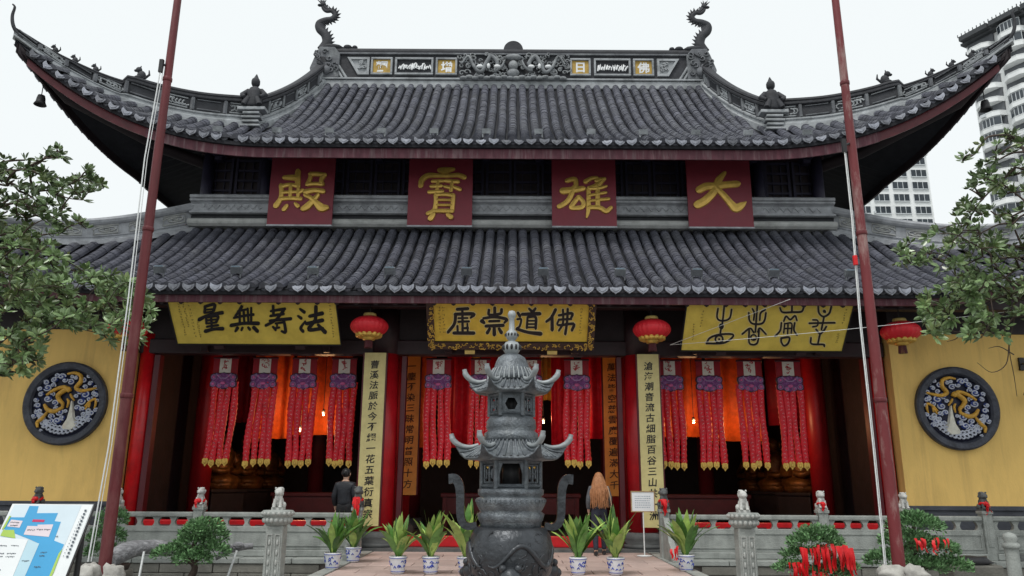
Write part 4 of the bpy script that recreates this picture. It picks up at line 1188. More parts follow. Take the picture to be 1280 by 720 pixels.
# ------------------------------------------------------------------ lanterns and banners
def lantern(u, v, label, Y=16.75):
    c = P(u, v, Y)
    root = empty('lantern', (c.x, c.y, c.z - .3), label, 'lantern', 'red lanterns under the lower eave')
    R, H = .415, .225
    m = MB(); n = 48; prof_ = []
    vs, fs = [], []
    rows = 14
    for i in range(rows + 1):
        th = lerp(.32, pi - .32, i / rows)
        for k in range(n):
            q = 2 * pi * k / n
            rr = R * sin(th) * (1 + (.012 if k % 2 else -.012))
            vs.append((c.x + rr * cos(q), c.y + rr * sin(q), c.z + H * cos(th) / cos(.32) * 1.0))
    for i in range(rows):
        for k in range(n):
            k2 = (k + 1) % n; fs.append((i * n + k, (i + 1) * n + k, (i + 1) * n + k2, i * n + k2))
    m.add(vs, fs, smooth=False); m.build('lantern_body', LANTERN, root)
    m = MB(); m.lathe([(.14, H), (.15, H + .03), (.13, H + .07), (.05, H + .08)], 18, c); m.build('top_cap', GOLDP, root)
    m = MB()
    m.lathe([(.05, -H - .1), (.13, -H - .08), (.16, -H - .02), (.14, -H + .01)], 18, c)
    for k in range(14):
        q = 2 * pi * k / 14; rr = R * .52
        M_ = Matrix.Rotation(q, 4, 'Z')
        p0 = M_ @ Vector((rr, 0, 0))
        m.blob(c + Vector((p0.x, p0.y, -H * .93)), (.085, .085, .05))
        p1 = M_ @ Vector((rr * 1.18, 0, 0)); m.blob(c + Vector((p1.x, p1.y, -H * .80)), (.05, .05, .035))
    m.build('gilt_collar', GOLD, root)
    m = MB()
    for k in range(20):
        q = 2 * pi * k / 20; m.tube([c + Vector((.07 * cos(q), .07 * sin(q), -H - .06)), c + Vector((.085 * cos(q), .085 * sin(q), -H - .26))], .012, 4)
    m.build('tassel', DARKRED, root)
    m = MB(); m.tube([c + Vector((0, 0, H + .07)), c + Vector((0, 0, 5.35 - c.z))], .012, 5); m.build('cord', BLACKM, root)
lantern(462, 409, 'red lantern between the left and middle gold plaques')
lantern(815, 411, 'red lantern between the middle and right gold plaques')
lantern(1126, 412, 'red lantern beyond the right gold plaque, beside the right flagpole')
lantern(160, 414, 'red lantern beyond the left gold plaque, half hidden by leaves')

random.seed(11)
CLOUD = [(-.46, 0), (-.5, .14), (-.48, .30), (-.38, .34), (-.28, .40), (-.16, .35), (0, .42), (.16, .35), (.28, .40), (.38, .34), (.48, .30), (.5, .14), (.46, 0), (.5, -.14), (.49, -.3), (.38, -.36), (.26, -.33), (.14, -.40), (0, -.44), (-.14, -.40), (-.26, -.33), (-.38, -.36), (-.49, -.3), (-.5, -.14)]
def banner(u, label, Y=18.75, vb=587, lean=0.0, s=1.0):
    top = 4.42
    x = PX(u, 500, Y)
    zb = PZ(vb, Y)
    root = empty('hanging_banner', (x, Y, zb), label, 'banner', 'red hanging banners in the doorways')
    W_ = .62 * s
    # top cloth with the white card
    zc0, zc1 = PZ(482, Y), PZ(440, Y)
    m = MB(); m.span((x - W_ * .48, Y - .012, zc0), (x + W_ * .48, Y + .012, top)); m.build('head_cloth', FABRICD, root)
    m = MB(); m.span((x - .14, Y - .02, PZ(468, Y)), (x + .14, Y - .0125, top)); cd_ = m.build('white_card', WHITECARD, root)
    m = MB()
    for k in range(12):
        a = random.uniform(0, 6.3); c = Vector((x + random.uniform(-.07, .07), Y - .024, lerp(PZ(466, Y), top, random.uniform(.15, .85))))
        m.tube([c + Vector((cos(a + t) * .03, 0, sin(a + t) * .035)) for t in (0, .8, 1.6, 2.4)], .009, 4)
    m.build('card_emblem', REDINK, cd_)
    # four tubular streamers with gilt tips
    for k in range(4):
        xx = x + (k - 1.5) * W_ * .265 + lean * .2 + random.uniform(-.012, .012); ln = lean + random.uniform(-.025, .025)
        m = MB()
        z0 = zb + .16 + random.uniform(-.035, .035)
        pts, rs = [], []
        z = zc0 + .05; i = 0
        ph = random.uniform(0, 6)
        n = 44
        for i in range(n + 1):
            t = i / n
            pts.append(Vector((xx + .02 * sin(ph + t * 5) - ln * t * .25, Y - .02 + .012 * cos(ph + t * 4), lerp(z, z0, t))))
            rs.append(.077 * s * (1 + (.13 if i % 3 == 0 else -.04)) * (1 + .12 * sin(ph * 2 + t * 9)))
        m.tube(pts, rs, 8, flat=.5, smooth=True)
        st = m.build('streamer', FABRIC, root)
        e = pts[-1]
        m = MB()
        tip = [(-.068, .02), (-.068, -.07), (-.03, -.10), (0, -.15), (.03, -.10), (.068, -.07), (.068, .02), (.03, .05), (0, .03), (-.03, .05)]
        m.prism([(a * s, b) for a, b in tip], -.02, .02, M=Matrix.Translation(e + Vector((0, -.02, 0)))); m.blob(e + Vector((0, -.045, -.05)), (.035, .012, .045))
        m.build('gilt_tip', GOLD, st)
        # pale embroidered marks down the streamer
        m = MB()
        for i in range(4, n - 1, 2):
            p = pts[i] + Vector((random.uniform(-.022, .022), -.042, 0)); a = random.uniform(-.6, .6)
            m.tube([p + Vector((-.022, 0, -.012 + a * .02)), p + Vector((0, -.004, .012)), p + Vector((.022, 0, -.008 - a * .02))], .0075, 4)
        m.build('embroidery', mat('pale_embroidery', (.75, .3, .32), .6, .2, 8), st)
    # the cloud-shaped embroidered board
    c = Vector((x, Y - .05, (PZ(466, Y) + PZ(490, Y)) / 2)); hw, hh = W_ * 1.02, PZ(464, Y) - PZ(491, Y)
    m = MB(); m.prism([(a * hw * 1.05, b * hh * .92) for a, b in CLOUD], -.01, .03, M=Matrix.Translation(c)); cb = m.build('cloud_board', NAVY, root)
    m = MB(); m.prism([(a * hw * .97, b * hh * .83) for a, b in CLOUD], -.022, -.011, M=Matrix.Translation(c)); m.build('cloud_face', PURPLE, cb)
    m = MB()
    for s_2 in (-1, 1):
        for (a, b, r) in ((.37, .16, .035), (.38, -.16, .04), (.14, -.24, .03), (.2, .2, .025)):
            q = c + Vector((s_2 * a * hw, -.03, b * hh)); m.blob(q, (r, .02, r))
    m.blob(c + Vector((0, -.03, -.12 * hh)), (.07, .03, .04)); m.build('embroidered_flowers', PINKF, cb)
    m = MB()
    for s_2 in (-1, 1):
        for (a, b, r) in ((.37, .16, .055), (.38, -.16, .06), (.14, -.24, .045)):
            q = c + Vector((s_2 * a * hw, -.028, b * hh)); m.tube([q + Vector((cos(t) * r, 0, sin(t) * r)) for t in [z * .63 for z in range(11)]], .012, 4)
    m.tube([c + Vector((-.3 * hw, -.03, .3 * hh)), c + Vector((-.1 * hw, -.03, .1 * hh)), c + Vector((.1 * hw, -.03, .1 * hh)), c + Vector((.3 * hw, -.03, .3 * hh))], .02, 5)
    m.build('embroidered_edge', LILAC, cb)
    m = MB(); m.tube([(x - W_ * .5, Y, 4.41), (x + W_ * .5, Y, 4.41)], .03, 6); m.build('hanging_rod', DARKRED, root)
ORD = ['leftmost', 'second from the left', 'third from the left', 'rightmost']
for i, u in enumerate((279, 329, 379, 429)):
    banner(u, f'red banner with purple cloud board, {ORD[i]} of four in the left doorway', lean=(.25, .18, .1, .08)[i])
for i, (u, s) in enumerate(((548, 1), (601, .8), (665, .8), (722, 1))):
    banner(u, f'red banner with purple cloud board, {ORD[i]} of four in the middle doorway', lean=0, s=s)
for i, u in enumerate((839, 888, 940, 989)):
    banner(u, f'red banner with purple cloud board, {ORD[i]} of four in the right doorway', lean=(-.03, 0, -.06, -.08)[i])

# ---- long cloth hangings deeper inside
def hanging(u0, u1, v1, Y, mt, label, wav=6, group='cloth hangings deep inside the hall'):
    x0, x1 = PX(u0, 480, Y), PX(u1, 480, Y); z1 = PZ(v1, Y); z0 = 5.6
    m = MB(); n = 24; vs = []
    for z in (z0, (z0 + z1) / 2, z1):
        for k in range(n + 1):
            t = k / n; vs.append((lerp(x0, x1, t), Y + .06 * sin(t * wav * 2 * pi / 2) , z))
    m.add(vs, [(r * (n + 1) + k, (r + 1) * (n + 1) + k, (r + 1) * (n + 1) + k + 1, r * (n + 1) + k + 1) for r in range(2) for k in range(n)], smooth=True)
    o = m.build('cloth_hanging', mt, None, label=label, cat='hanging', group=group)
    so_ = o.modifiers.new('thick', 'SOLIDIFY'); so_.thickness = .012
hanging(318, 366, 550, 21.6, ORANGEF, 'narrow orange cloth hanging behind the second and third banners of the left doorway')
hanging(370, 440, 545, 21.8, ORANGEF, 'orange cloth hanging behind the last two banners of the left doorway')
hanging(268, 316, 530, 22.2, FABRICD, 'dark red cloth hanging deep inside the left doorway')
hanging(560, 590, 560, 20.2, FABRIC, 'red cloth hanging beside the left banner of the middle doorway', 4)
hanging(690, 718, 560, 20.2, FABRIC, 'red cloth hanging beside the right banner of the middle doorway', 4)
hanging(602, 676, 545, 23.2, FABRIC, 'broad red cloth hanging behind the incense burner spire', 8)
hanging(585, 600, 500, 22.0, YELLOWF, 'yellow silk hanging left of the incense burner spire', 3)
hanging(676, 692, 500, 22.0, YELLOWF, 'yellow silk hanging right of the incense burner spire', 3)
hanging(728, 752, 548, 21.0, FABRIC, 'red cloth hanging with dark spots near the right inner couplet', 3)
hanging(828, 880, 545, 21.8, ORANGEF, 'short orange cloth hanging behind the first banners of the right doorway')
hanging(884, 955, 550, 21.8, ORANGEF, 'wide orange cloth hanging behind the middle banners of the right doorway')
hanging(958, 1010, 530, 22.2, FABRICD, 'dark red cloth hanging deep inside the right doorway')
hanging(512, 545, 560, 21.6, ORANGEF, 'orange cloth hanging by the left inner couplet', 3)

# ---- lit lamps inside
BULB = mat('lit_bulb', (1, .8, .5), .5, 0, 1, emit=((1.0, .72, .4), 14))
def altar_lamp(u, v, Y, label, e=48):
    p = P(u, v, Y)
    root = empty('altar_lamp', p, label, 'lamp', 'small lit lamps inside the hall')
    m = MB(); m.blob(p, .022); m.build('bulb', BULB, root)
    m = MB(); m.lathe([(.02, .03), (.05, .05), (.04, .12), (.01, .16)], 10, p); m.tube([p + Vector((0, 0, .15)), Vector((p.x, p.y, 6.75))], .008, 4); m.build('lamp_stem', BLACKM, root)
    ld = bpy.data.lights.new('lamp_light', 'POINT'); ld.energy = e; ld.color = (1, .55, .25); ld.shadow_soft_size = .05
    lo = bpy.data.objects.new('lamp_light', ld); col.objects.link(lo); lo.parent = root; lo.location = (0, -.06, 0)
altar_lamp(405, 520, 20.6, 'lit bulb between the last two banners of the left doorway')
altar_lamp(376, 540, 20.6, 'lit bulb behind the third banner of the left doorway')
altar_lamp(680, 528, 20.6, 'lit bulb right of the incense burner in the middle doorway')
altar_lamp(868, 527, 20.6, 'lit bulb between the first banners of the right doorway')
altar_lamp(945, 530, 20.6, 'lit bulb beside the third banner of the right doorway')

# ---- gilded figures on stone seats along the hall's side walls
def arhat(x, y, face, label, s=1.0):
    root = empty('seated_statue', (x, y, .06), label, 'statue', 'gilded seated statues along the side walls', rz=face)
    SG = mat('shade_darkened_gilt', (.16, .065, .016), .42, .6, 5, .8, 9, metal=.4)  # gilt darkened in colour to stand in for the dim hall
    m = MB(); m.box((0, 0, .55), (1.1, 1.0, 1.1)); m.box((0, 0, 1.15), (1.2, 1.1, .1)); m.build('plinth', DARKWOOD, root, local=True, bevel=.03)
    m = MB()
    m.lathe([(.55, 1.2), (.58, 1.35), (.42, 1.6), (.36, 1.9), (.4, 2.15), (.3, 2.35), (.12, 2.45)], 18)
    m.blob((0, -.04, 2.62), (.17, .19, .23)); m.blob((0, -.3, 1.42), (.5, .3, .2)); m.blob((.2, 0, 2.62), (.04, .05, .1)); m.blob((-.2, 0, 2.62), (.04, .05, .1))
    for q in (-1, 1): m.tube(catmull([(q * .36, 0, 2.2), (q * .52, -.1, 1.9), (q * .35, -.38, 1.7), (q * .06, -.45, 1.72)], 5), [.13 - .003 * i for i in range(16)], 8)
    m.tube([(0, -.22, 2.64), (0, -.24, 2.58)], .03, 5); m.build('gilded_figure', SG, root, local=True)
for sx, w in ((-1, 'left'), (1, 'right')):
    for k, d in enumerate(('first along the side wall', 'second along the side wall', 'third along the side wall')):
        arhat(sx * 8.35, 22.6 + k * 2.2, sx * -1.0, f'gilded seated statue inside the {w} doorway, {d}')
# altar tables
def altar(x, w, label):
    root = empty('altar_table', (x, 24.2, .06), label, 'table', 'altar tables')
    m = MB(); m.box((0, 0, 1.05), (w, .8, .12)); m.build('table_top', DARKRED, root, local=True, bevel=.02)
    m = MB(); m.box((0, -.3, .75), (w * .94, .05, .48)); m.build('apron', DARKRED, root, local=True)
    for a in (-1, 1):
        for b in (-1, 1):
            m = MB(); m.box((a * (w / 2 - .12), b * .3, .495), (.12, .12, .99)); m.build('leg', DARKRED, root, local=True)
altar(-5.4, 3.6, 'dark altar table deep inside the left doorway'); altar(5.4, 3.6, 'dark altar table deep inside the right doorway'); altar(0, 4.2, 'dark altar table deep inside the middle doorway')
# ------------------------------------------------------------------ the cast iron incense burner
BX, BY = 0.0, 9.0
bu = empty('incense_burner', (BX, BY, 0), 'tall cast iron incense burner with two tiers of upturned roofs', 'incense burner')
C0 = Vector((BX, BY, 0))
m = MB()
m.lathe([(.30, .34), (.39, .40), (.455, .52), (.48, .66), (.472, .78), (.445, .89), (.41, .955), (.375, .985)], 40, C0)
belly = m.build('belly', IROND, bu)
random.seed(3); m = MB()
for k in range(80):                                   # raised clouds and dragons on the belly
    q = random.uniform(0, 2 * pi); z = random.uniform(.48, .9); R = .475 - max(0, (z - .7)) ** 1.5 * .42 - max(0, .58 - z) * .32
    pts = []
    a = random.uniform(0, 6.3); rr = random.uniform(.04, .09)
    for t in [y * .7 for y in range(8)]:
        dq = cos(a + t) * rr * (1 - t / 8) / R; dz = sin(a + t) * rr * (1 - t / 8)
        zz = z + dz; R2 = .475 - max(0, (zz - .7)) ** 1.5 * .42 - max(0, .58 - zz) * .32
        pts.append(C0 + Vector((cos(q + dq) * (R2 - .004), sin(q + dq) * (R2 - .004), zz)))
    m.tube(pts, [.012 - .0008 * y for y in range(8)], 5)
for w0 in (0.0, 2.1, 4.2):                            # three dragons winding round the belly
    pts, rs = [], []
    for i in range(40):
        t = i / 39; zz = .70 + .11 * sin(t * 9 + w0); q = w0 + t * 1.9
        R2 = .475 - max(0, (zz - .7)) ** 1.5 * .42 - max(0, .58 - zz) * .32
        pts.append(C0 + Vector((cos(q) * R2, sin(q) * R2, zz))); rs.append(.012 + .022 * sin(pi * t))
    m.tube(pts, rs, 7)
    for i in range(4, 38, 3):
        d = (pts[i] - C0); d.z = 0; d.normalize()
        m.tube([pts[i], pts[i] + Vector((-d.y * .03, d.x * .03, .07 * (1 if i % 2 else -1))) + d * .008], [.016, .004], 5)
m.build('dragon_relief', IROND, belly)
m = MB()
for a in (pi * 1.5, pi * .83, pi * .17):              # feet with beast heads
    d = Vector((cos(a), sin(a), 0))
    m.tube(catmull([C0 + d * .40 + Vector((0, 0, .46)), C0 + d * .50 + Vector((0, 0, .32)), C0 + d * .42 + Vector((0, 0, .15)), C0 + d * .47 + Vector((0, 0, .004))], 5), [.13 - .004 * i for i in range(16)], 10)
    m.blob(C0 + d * .5 + Vector((0, 0, .5)), (.12, .12, .11)); m.blob(C0 + d * .6 + Vector((0, 0, .47)), (.07, .07, .06))
    for s in (-1, 1): m.blob(C0 + d * .53 + Vector((-d.y * s * .08, d.x * s * .08, .59)), .042)
    m.build('beast_foot', IROND, bu)
    m = MB()
m = MB()
m.lathe([(.345, .975), (.345, 1.03), (.36, 1.05), (.38, 1.12), (.345, 1.15), (.36, 1.17), (.395, 1.24), (.39, 1.29), (.345, 1.31), (.37, 1.33), (.375, 1.385), (.36, 1.395)], 40, C0); nk = m.build('neck', IRON, bu)
m = MB()
for k in range(40):
    q = 2 * pi * k / 40; m.box(C0 + Vector((cos(q) * .396, sin(q) * .396, 1.265)), (.03, .012, .028), M=Matrix.Rotation(q + pi / 2, 4, 'Z'))
m.build('key_band', IRON, nk)
# handles
for s in (-1, 1):
    pts = catmull([(s * .38, 0, 1.0), (s * .47, 0, .985), (s * .535, 0, 1.02), (s * .565, 0, 1.12), (s * .57, 0, 1.30), (s * .585, 0, 1.43), (s * .63, 0, 1.50), (s * .705, 0, 1.50)], 6)
    vs, fs = [], []
    for i, p in enumerate(pts):
        d = (pts[min(i + 1, len(pts) - 1)] - pts[max(i - 1, 0)]).normalized(); nn = Vector((-d.z, 0, d.x))
        w = lerp(.035, .055, i / len(pts))
        for (a, b) in ((-w, -.06), (w, -.06), (w, .06), (-w, .06)): vs.append(C0 + p + nn * a + Vector((0, b, 0)))
    for i in range(len(pts) - 1):
        for k in range(4):
            k2 = (k + 1) % 4; fs.append((i * 4 + k, i * 4 + k2, (i + 1) * 4 + k2, (i + 1) * 4 + k))
    L = (len(pts) - 1) * 4
    fs += [(3, 2, 1, 0), (L, L + 1, L + 2, L + 3)]
    m = MB(); m.add(vs, fs); m.build('handle', IROND, bu, bevel=.012)
def hexpt(R, k, z, off=0.0):
    q = 2 * pi * k / 6 + off
    return C0 + Vector((R * cos(q), R * sin(q), z))
def pavilion(R, z0, z1, name):
    """six-sided fire chamber: pillars, rails, lattice and open windows"""
    p0 = MB()
    for k in range(6):
        p0.tube([hexpt(R, k, z0), hexpt(R, k, z1)], .028, 6)
        for z in (z0 + .025, z1 - .025):
            a, b = hexpt(R * .98, k, z), hexpt(R * .98, k + 1, z); p0.tube([a, b], .028, 4, smooth=False)
    o = p0.build(name, IRON, bu)
    for k in range(6):
        a, b = hexpt(R * .96, k, 0), hexpt(R * .96, k + 1, 0)
        a.z = b.z = 0
        if k % 3 == 1 or k % 3 == 1:
            # window with a six-sided opening framed by solid corners (front and back)
            m = MB(); c = (a + b) / 2; d = (b - a); L = d.length; d.normalize()
            zc, hh = (z0 + z1) / 2, (z1 - z0) / 2
            nn = Vector((d.y, -d.x, 0))
            outer = [(-L / 2, -hh), (0, -hh), (L / 2, -hh), (L / 2, hh), (0, hh), (-L / 2, hh)]
            inn = [(-L * .18, -hh * .55), (0, -hh * .62), (L * .18, -hh * .55), (L * .18, hh * .55), (0, hh * .62), (-L * .18, hh * .55)]
            inn = [(L * .3 * cos(t), hh * .56 * sin(t)) for t in [pi + 2 * pi * i / 6 for i in range(6)]] if R < .3 else [(-L * .40, 0), (-L * .40, -hh * .8), (L * .40, -hh * .8), (L * .40, 0), (L * .28, hh * .78), (-L * .28, hh * .78)]
            outer = [(-L / 2, 0), (-L / 2, -hh), (L / 2, -hh), (L / 2, 0), (L / 2, hh), (-L / 2, hh)]
            vs = []
            for h in (-.015, .015):
                vs += [c + d * x + nn * h + Vector((0, 0, zc + z)) for x, z in outer] + [c + d * x + nn * h + Vector((0, 0, zc + z)) for x, z in inn]
            fs = []
            for i in range(6):
                j = (i + 1) % 6
                fs += [(i, j, 6 + j, 6 + i), (12 + i, 18 + i, 18 + j, 12 + j), (6 + i, 6 + j, 18 + j, 18 + i)]
            m.add(vs, fs); m.build('window_panel', IRON, o)
        else:
            m = MB(); zc, hh = (z0 + z1) / 2, (z1 - z0) / 2
            for (f0, f1, g0, g1) in ((.15, .85, .8, .8), (.15, .85, .2, .2), (.15, .15, .2, .8), (.85, .85, .2, .8), (.5, .5, .2, .8), (.3, .7, .5, .5), (.3, .3, .35, .65), (.7, .7, .35, .65), (.15, .3, .35, .35), (.7, .85, .65, .65)):
                m.tube([a.lerp(b, f0) + Vector((0, 0, lerp(z0, z1, g0))), a.lerp(b, f1) + Vector((0, 0, lerp(z0, z1, g1)))], .014, 4, smooth=False)
            m.build('lattice', IRON, o)
    m = MB(); m.lathe([(R * .3, z0), (R * .3, z1)], 12, C0); m.build('chamber_lining', BLACKM, o)
    return o
def curled_roof(Rin, Rout, z0, zin, tip, name, ribs, lip=.022):
    """six curling eaves: points rise and swing out, ribs run down the slopes"""
    m = MB(); nA, nR = 72, 9
    vs = []
    def surf(q, t):
        kq = (q / (2 * pi / 6)) % 1.0; e = abs(kq - .5) * 2       # 1 at the points, 0 mid-side
        R = lerp(Rin, Rout * (0.78 + .22 * e ** 3), t)
        z = lerp(zin, z0, t ** .7) + tip * (e ** 6) * t ** 2.5
        return R, z
    for i in range(nR + 1):
        for k in range(nA):
            q = 2 * pi * k / nA; R, z = surf(q, i / nR); vs.append(C0 + Vector((R * cos(q), R * sin(q), z)))
    fs = [(i * nA + k, i * nA + (k + 1) % nA, (i + 1) * nA + (k + 1) % nA, (i + 1) * nA + k) for i in range(nR) for k in range(nA)]
    n0 = len(vs)
    for k in range(nA):
        q = 2 * pi * k / nA; R, z = surf(q, 1.0); vs.append(C0 + Vector((R * cos(q), R * sin(q), z - lip)))
    for k in range(nA):
        q = 2 * pi * k / nA; vs.append(C0 + Vector((Rin * 1.05 * cos(q), Rin * 1.05 * sin(q), z0 - .03)))
    for k in range(nA):
        k2 = (k + 1) % nA
        fs.append((nR * nA + k, nR * nA + k2, n0 + k2, n0 + k)); fs.append((n0 + k, n0 + k2, n0 + nA + k2, n0 + nA + k))
    m.add(vs, fs, smooth=True)
    o = m.build(name, IRON, bu)
    m = MB()
    for k in range(ribs * 6):
        q = 2 * pi * (k + .5) / (ribs * 6)
        pts = []
        for i in range(nR + 1):
            R, z = surf(q, i / nR); pts.append(C0 + Vector((R * cos(q), R * sin(q), z + .008)))
        m.tube(pts, .014, 5)
    m.build('roof_ribs', IRON, o)
    for k in range(6):
        q = 2 * pi * k / 6; d = Vector((cos(q), sin(q), 0)); R1, z1 = surf(q, 1.0)
        pts = []
        for t in (.25, .5, .75, .9, 1.0):
            R, z = surf(q, t); pts.append(C0 + d * R + Vector((0, 0, z + .02)))
        pts += [C0 + d * (Rout + .035) + Vector((0, 0, z1 + .06)), C0 + d * (Rout + .05) + Vector((0, 0, z1 + .12))]
        c = catmull(pts, 4)
        mm = MB(); mm.tube(c, [lerp(.022, .034, min(1, i / (len(c) * .7))) if i < len(c) - 3 else .028 for i in range(len(c))], 7); mm.build('corner_curl', IRONP, o)
    return o
pavilion(.33, 1.395, 1.72, 'lower_chamber')
m = MB(); m.lathe([(.37, 1.70), (.39, 1.72), (.39, 1.74), (.36, 1.78)], 36, C0); m.build('chamber_cornice', IRON, bu)
curled_roof(.285, .64, 1.735, 1.93, .15, 'lower_canopy', 7)
m = MB(); m.lathe([(.29, 1.91), (.31, 1.95), (.31, 2.01), (.27, 2.04), (.29, 2.07), (.285, 2.15), (.25, 2.2)], 36, C0); m.build('canopy_ring', IRON, bu)
pavilion(.25, 2.2, 2.47, 'upper_chamber')
m = MB(); m.lathe([(.28, 2.455), (.30, 2.47), (.30, 2.49), (.27, 2.52)], 36, C0); m.build('chamber_cornice', IRON, bu)
curled_roof(.22, .505, 2.49, 2.66, .14, 'upper_canopy', 6)
m = MB(); m.lathe([(.27, 2.62), (.26, 2.68), (.21, 2.76), (.185, 2.84), (.16, 2.89), (.10, 2.93)], 30, C0); sp = m.build('spire_bell', IRON, bu)
m = MB()
for k in range(30):
    q = 2 * pi * k / 30; m.tube([C0 + Vector((cos(q) * r, sin(q) * r, z)) for r, z in ((.275, 2.625), (.262, 2.68), (.215, 2.76))], .009, 4)
m.build('spire_flutes', IRONP, sp)
m = MB(); m.lathe([(.05, 2.92), (.075, 2.94), (.105, 2.99), (.105, 3.03), (.075, 3.075), (.04, 3.09), (.04, 3.10), (.06, 3.12), (.078, 3.16), (.06, 3.205), (.035, 3.225), (.032, 3.36), (.045, 3.385), (.05, 3.42), (.035, 3.455), (.005, 3.465)], 24, C0); fn = m.build('finial', IRONP, bu)
m = MB()
for k in range(12):
    q = 2 * pi * k / 12; m.blob(C0 + Vector((cos(q) * .104, sin(q) * .104, 3.01)), (.016, .016, .035), n=6, m=5); 
    m.blob(C0 + Vector((cos(q) * .076, sin(q) * .076, 3.165)), (.011, .011, .02), n=6, m=5)
m.build('finial_piercings', BLACKM, fn)
# ------------------------------------------------------------------ stone balustrades
def lion(mb, c, s=1.0, face=-1):
    """small seated guardian lion facing the court"""
    mb.box(c + Vector((0, 0, .025 * s)), (.2 * s, .2 * s, .05 * s))
    mb.blob(c + Vector((0, .02 * s, .14 * s)), (.085 * s, .1 * s, .11 * s)); mb.blob(c + Vector((0, -.03 * s, .21 * s)), (.075 * s, .075 * s, .09 * s))
    mb.blob(c + Vector((0, -.05 * s, .315 * s)), (.075 * s, .075 * s, .075 * s), rough=.25); mb.blob(c + Vector((0, -.12 * s, .30 * s)), (.045 * s, .04 * s, .035 * s))
    mb.blob(c + Vector((0, .0, .32 * s)), (.09 * s, .06 * s, .085 * s), rough=.4)
    for q in (-1, 1):
        mb.tube([c + Vector((q * .05 * s, -.07 * s, .2 * s)), c + Vector((q * .055 * s, -.09 * s, .05 * s))], [.03 * s, .032 * s], 6); mb.blob(c + Vector((q * .055 * s, -.11 * s, .06 * s)), (.03 * s, .04 * s, .02 * s))
        mb.blob(c + Vector((q * .08 * s, .03 * s, .09 * s)), (.045 * s, .07 * s, .06 * s)); mb.blob(c + Vector((q * .06 * s, -.04 * s, .385 * s)), .02 * s)
    mb.tube([c + Vector((0, .1 * s, .08 * s)), c + Vector((0, .13 * s, .2 * s)), c + Vector((0, .09 * s, .26 * s))], [.025 * s, .03 * s, .015 * s], 5)
LIONP = mat('pale_lion', (.5, .5, .48), .7, .2, 9, .4, 40)
BALY = 16.45
def rail_bay(x0, x1, root):
    """handrail, open slots between vase struts, framed panel, plinth"""
    L = x1 - x0
    m = MB(); m.span((x0, BALY - .075, .755), (x1, BALY + .075, .855)); m.build('handrail', STONE, root, bevel=.025)
    m = MB(); m.span((x0, BALY - .05, .13), (x1, BALY + .05, .58)); pn = m.build('panel', STONE, root, bevel=.01)
    k = max(2, int(round(L / .42)))
    for i in range(k + 1):
        x = x0 + .06 + (L - .12) * i / k
        mm = MB(); mm.prism([(x - .075, .58), (x + .075, .58), (x + .045, .62), (x + .035, .66), (x + .05, .70), (x + .085, .755), (x - .085, .755), (x - .05, .70), (x - .035, .66), (x - .045, .62)], BALY - .045, BALY + .045); mm.build('strut', STONE, root)
    m = MB()
    for (a, b) in (((x0 + .06, .20), (x1 - .06, .22)), ((x0 + .06, .48), (x1 - .06, .50)), ((x0 + .06, .22), (x0 + .08, .48)), ((x1 - .08, .22), (x1 - .06, .48))):
        m.span((a[0], BALY - .066, a[1]), (b[0], BALY - .0505, b[1]))
    m.build('panel_moulding', STONE, pn)
    m = MB(); m.span((x0, BALY - .12, .004), (x1, BALY + .12, .129)); m.build('plinth', STONE, root, bevel=.015)
def post(x, root, dark, s=1.0):
    m = MB(); m.box((x, BALY, .45), (.19, .19, .9)); m.box((x, BALY, .93), (.23, .23, .06)); m.box((x, BALY - .098, .5), (.11, .012, .5)); p = m.build('post', STONE, root, bevel=.015)
    m = MB(); lion(m, Vector((x, BALY, .96)), s); m.build('lion', STONED if dark else LIONP, p)
for sx, w in ((-1, 'left'), (1, 'right')):
    root = empty('stone_balustrade', (sx * 6.3, BALY, 0), f'grey stone balustrade with lion posts on the {w} side of the terrace', 'balustrade', 'terrace balustrades')
    xs = [3.15, 6.4, 8.1, 9.75, 13.0]
    for i, x in enumerate(xs): post(sx * x, root, i in (0, 3), (1.05, .95, .9, .95, .9)[i])
    for a, b in zip(xs, xs[1:]):
        lo_, hi_ = sorted((sx * (a + .1), sx * (b - .1))); rail_bay(lo_, hi_, root)
    # curved scroll stone closing the balustrade by the steps
    m = MB(); pts = [(15.45, .004), (16.34, .004), (16.34, .8), (16.22, .8), (16.1, .68), (15.98, .60), (15.86, .5), (15.78, .36), (15.66, .3), (15.55, .2), (15.45, .12)]
    vs = [(sx * 3.15 - .06, y, z) for y, z in pts] + [(sx * 3.15 + .06, y, z) for y, z in pts]; n = len(pts)
    m.add(vs, [tuple(range(n)), tuple(reversed(range(n, 2 * n)))] + [((i + 1) % n, i, n + i, n + (i + 1) % n) for i in range(n)]); m.build('scroll_stone', STONE, root, bevel=.01)

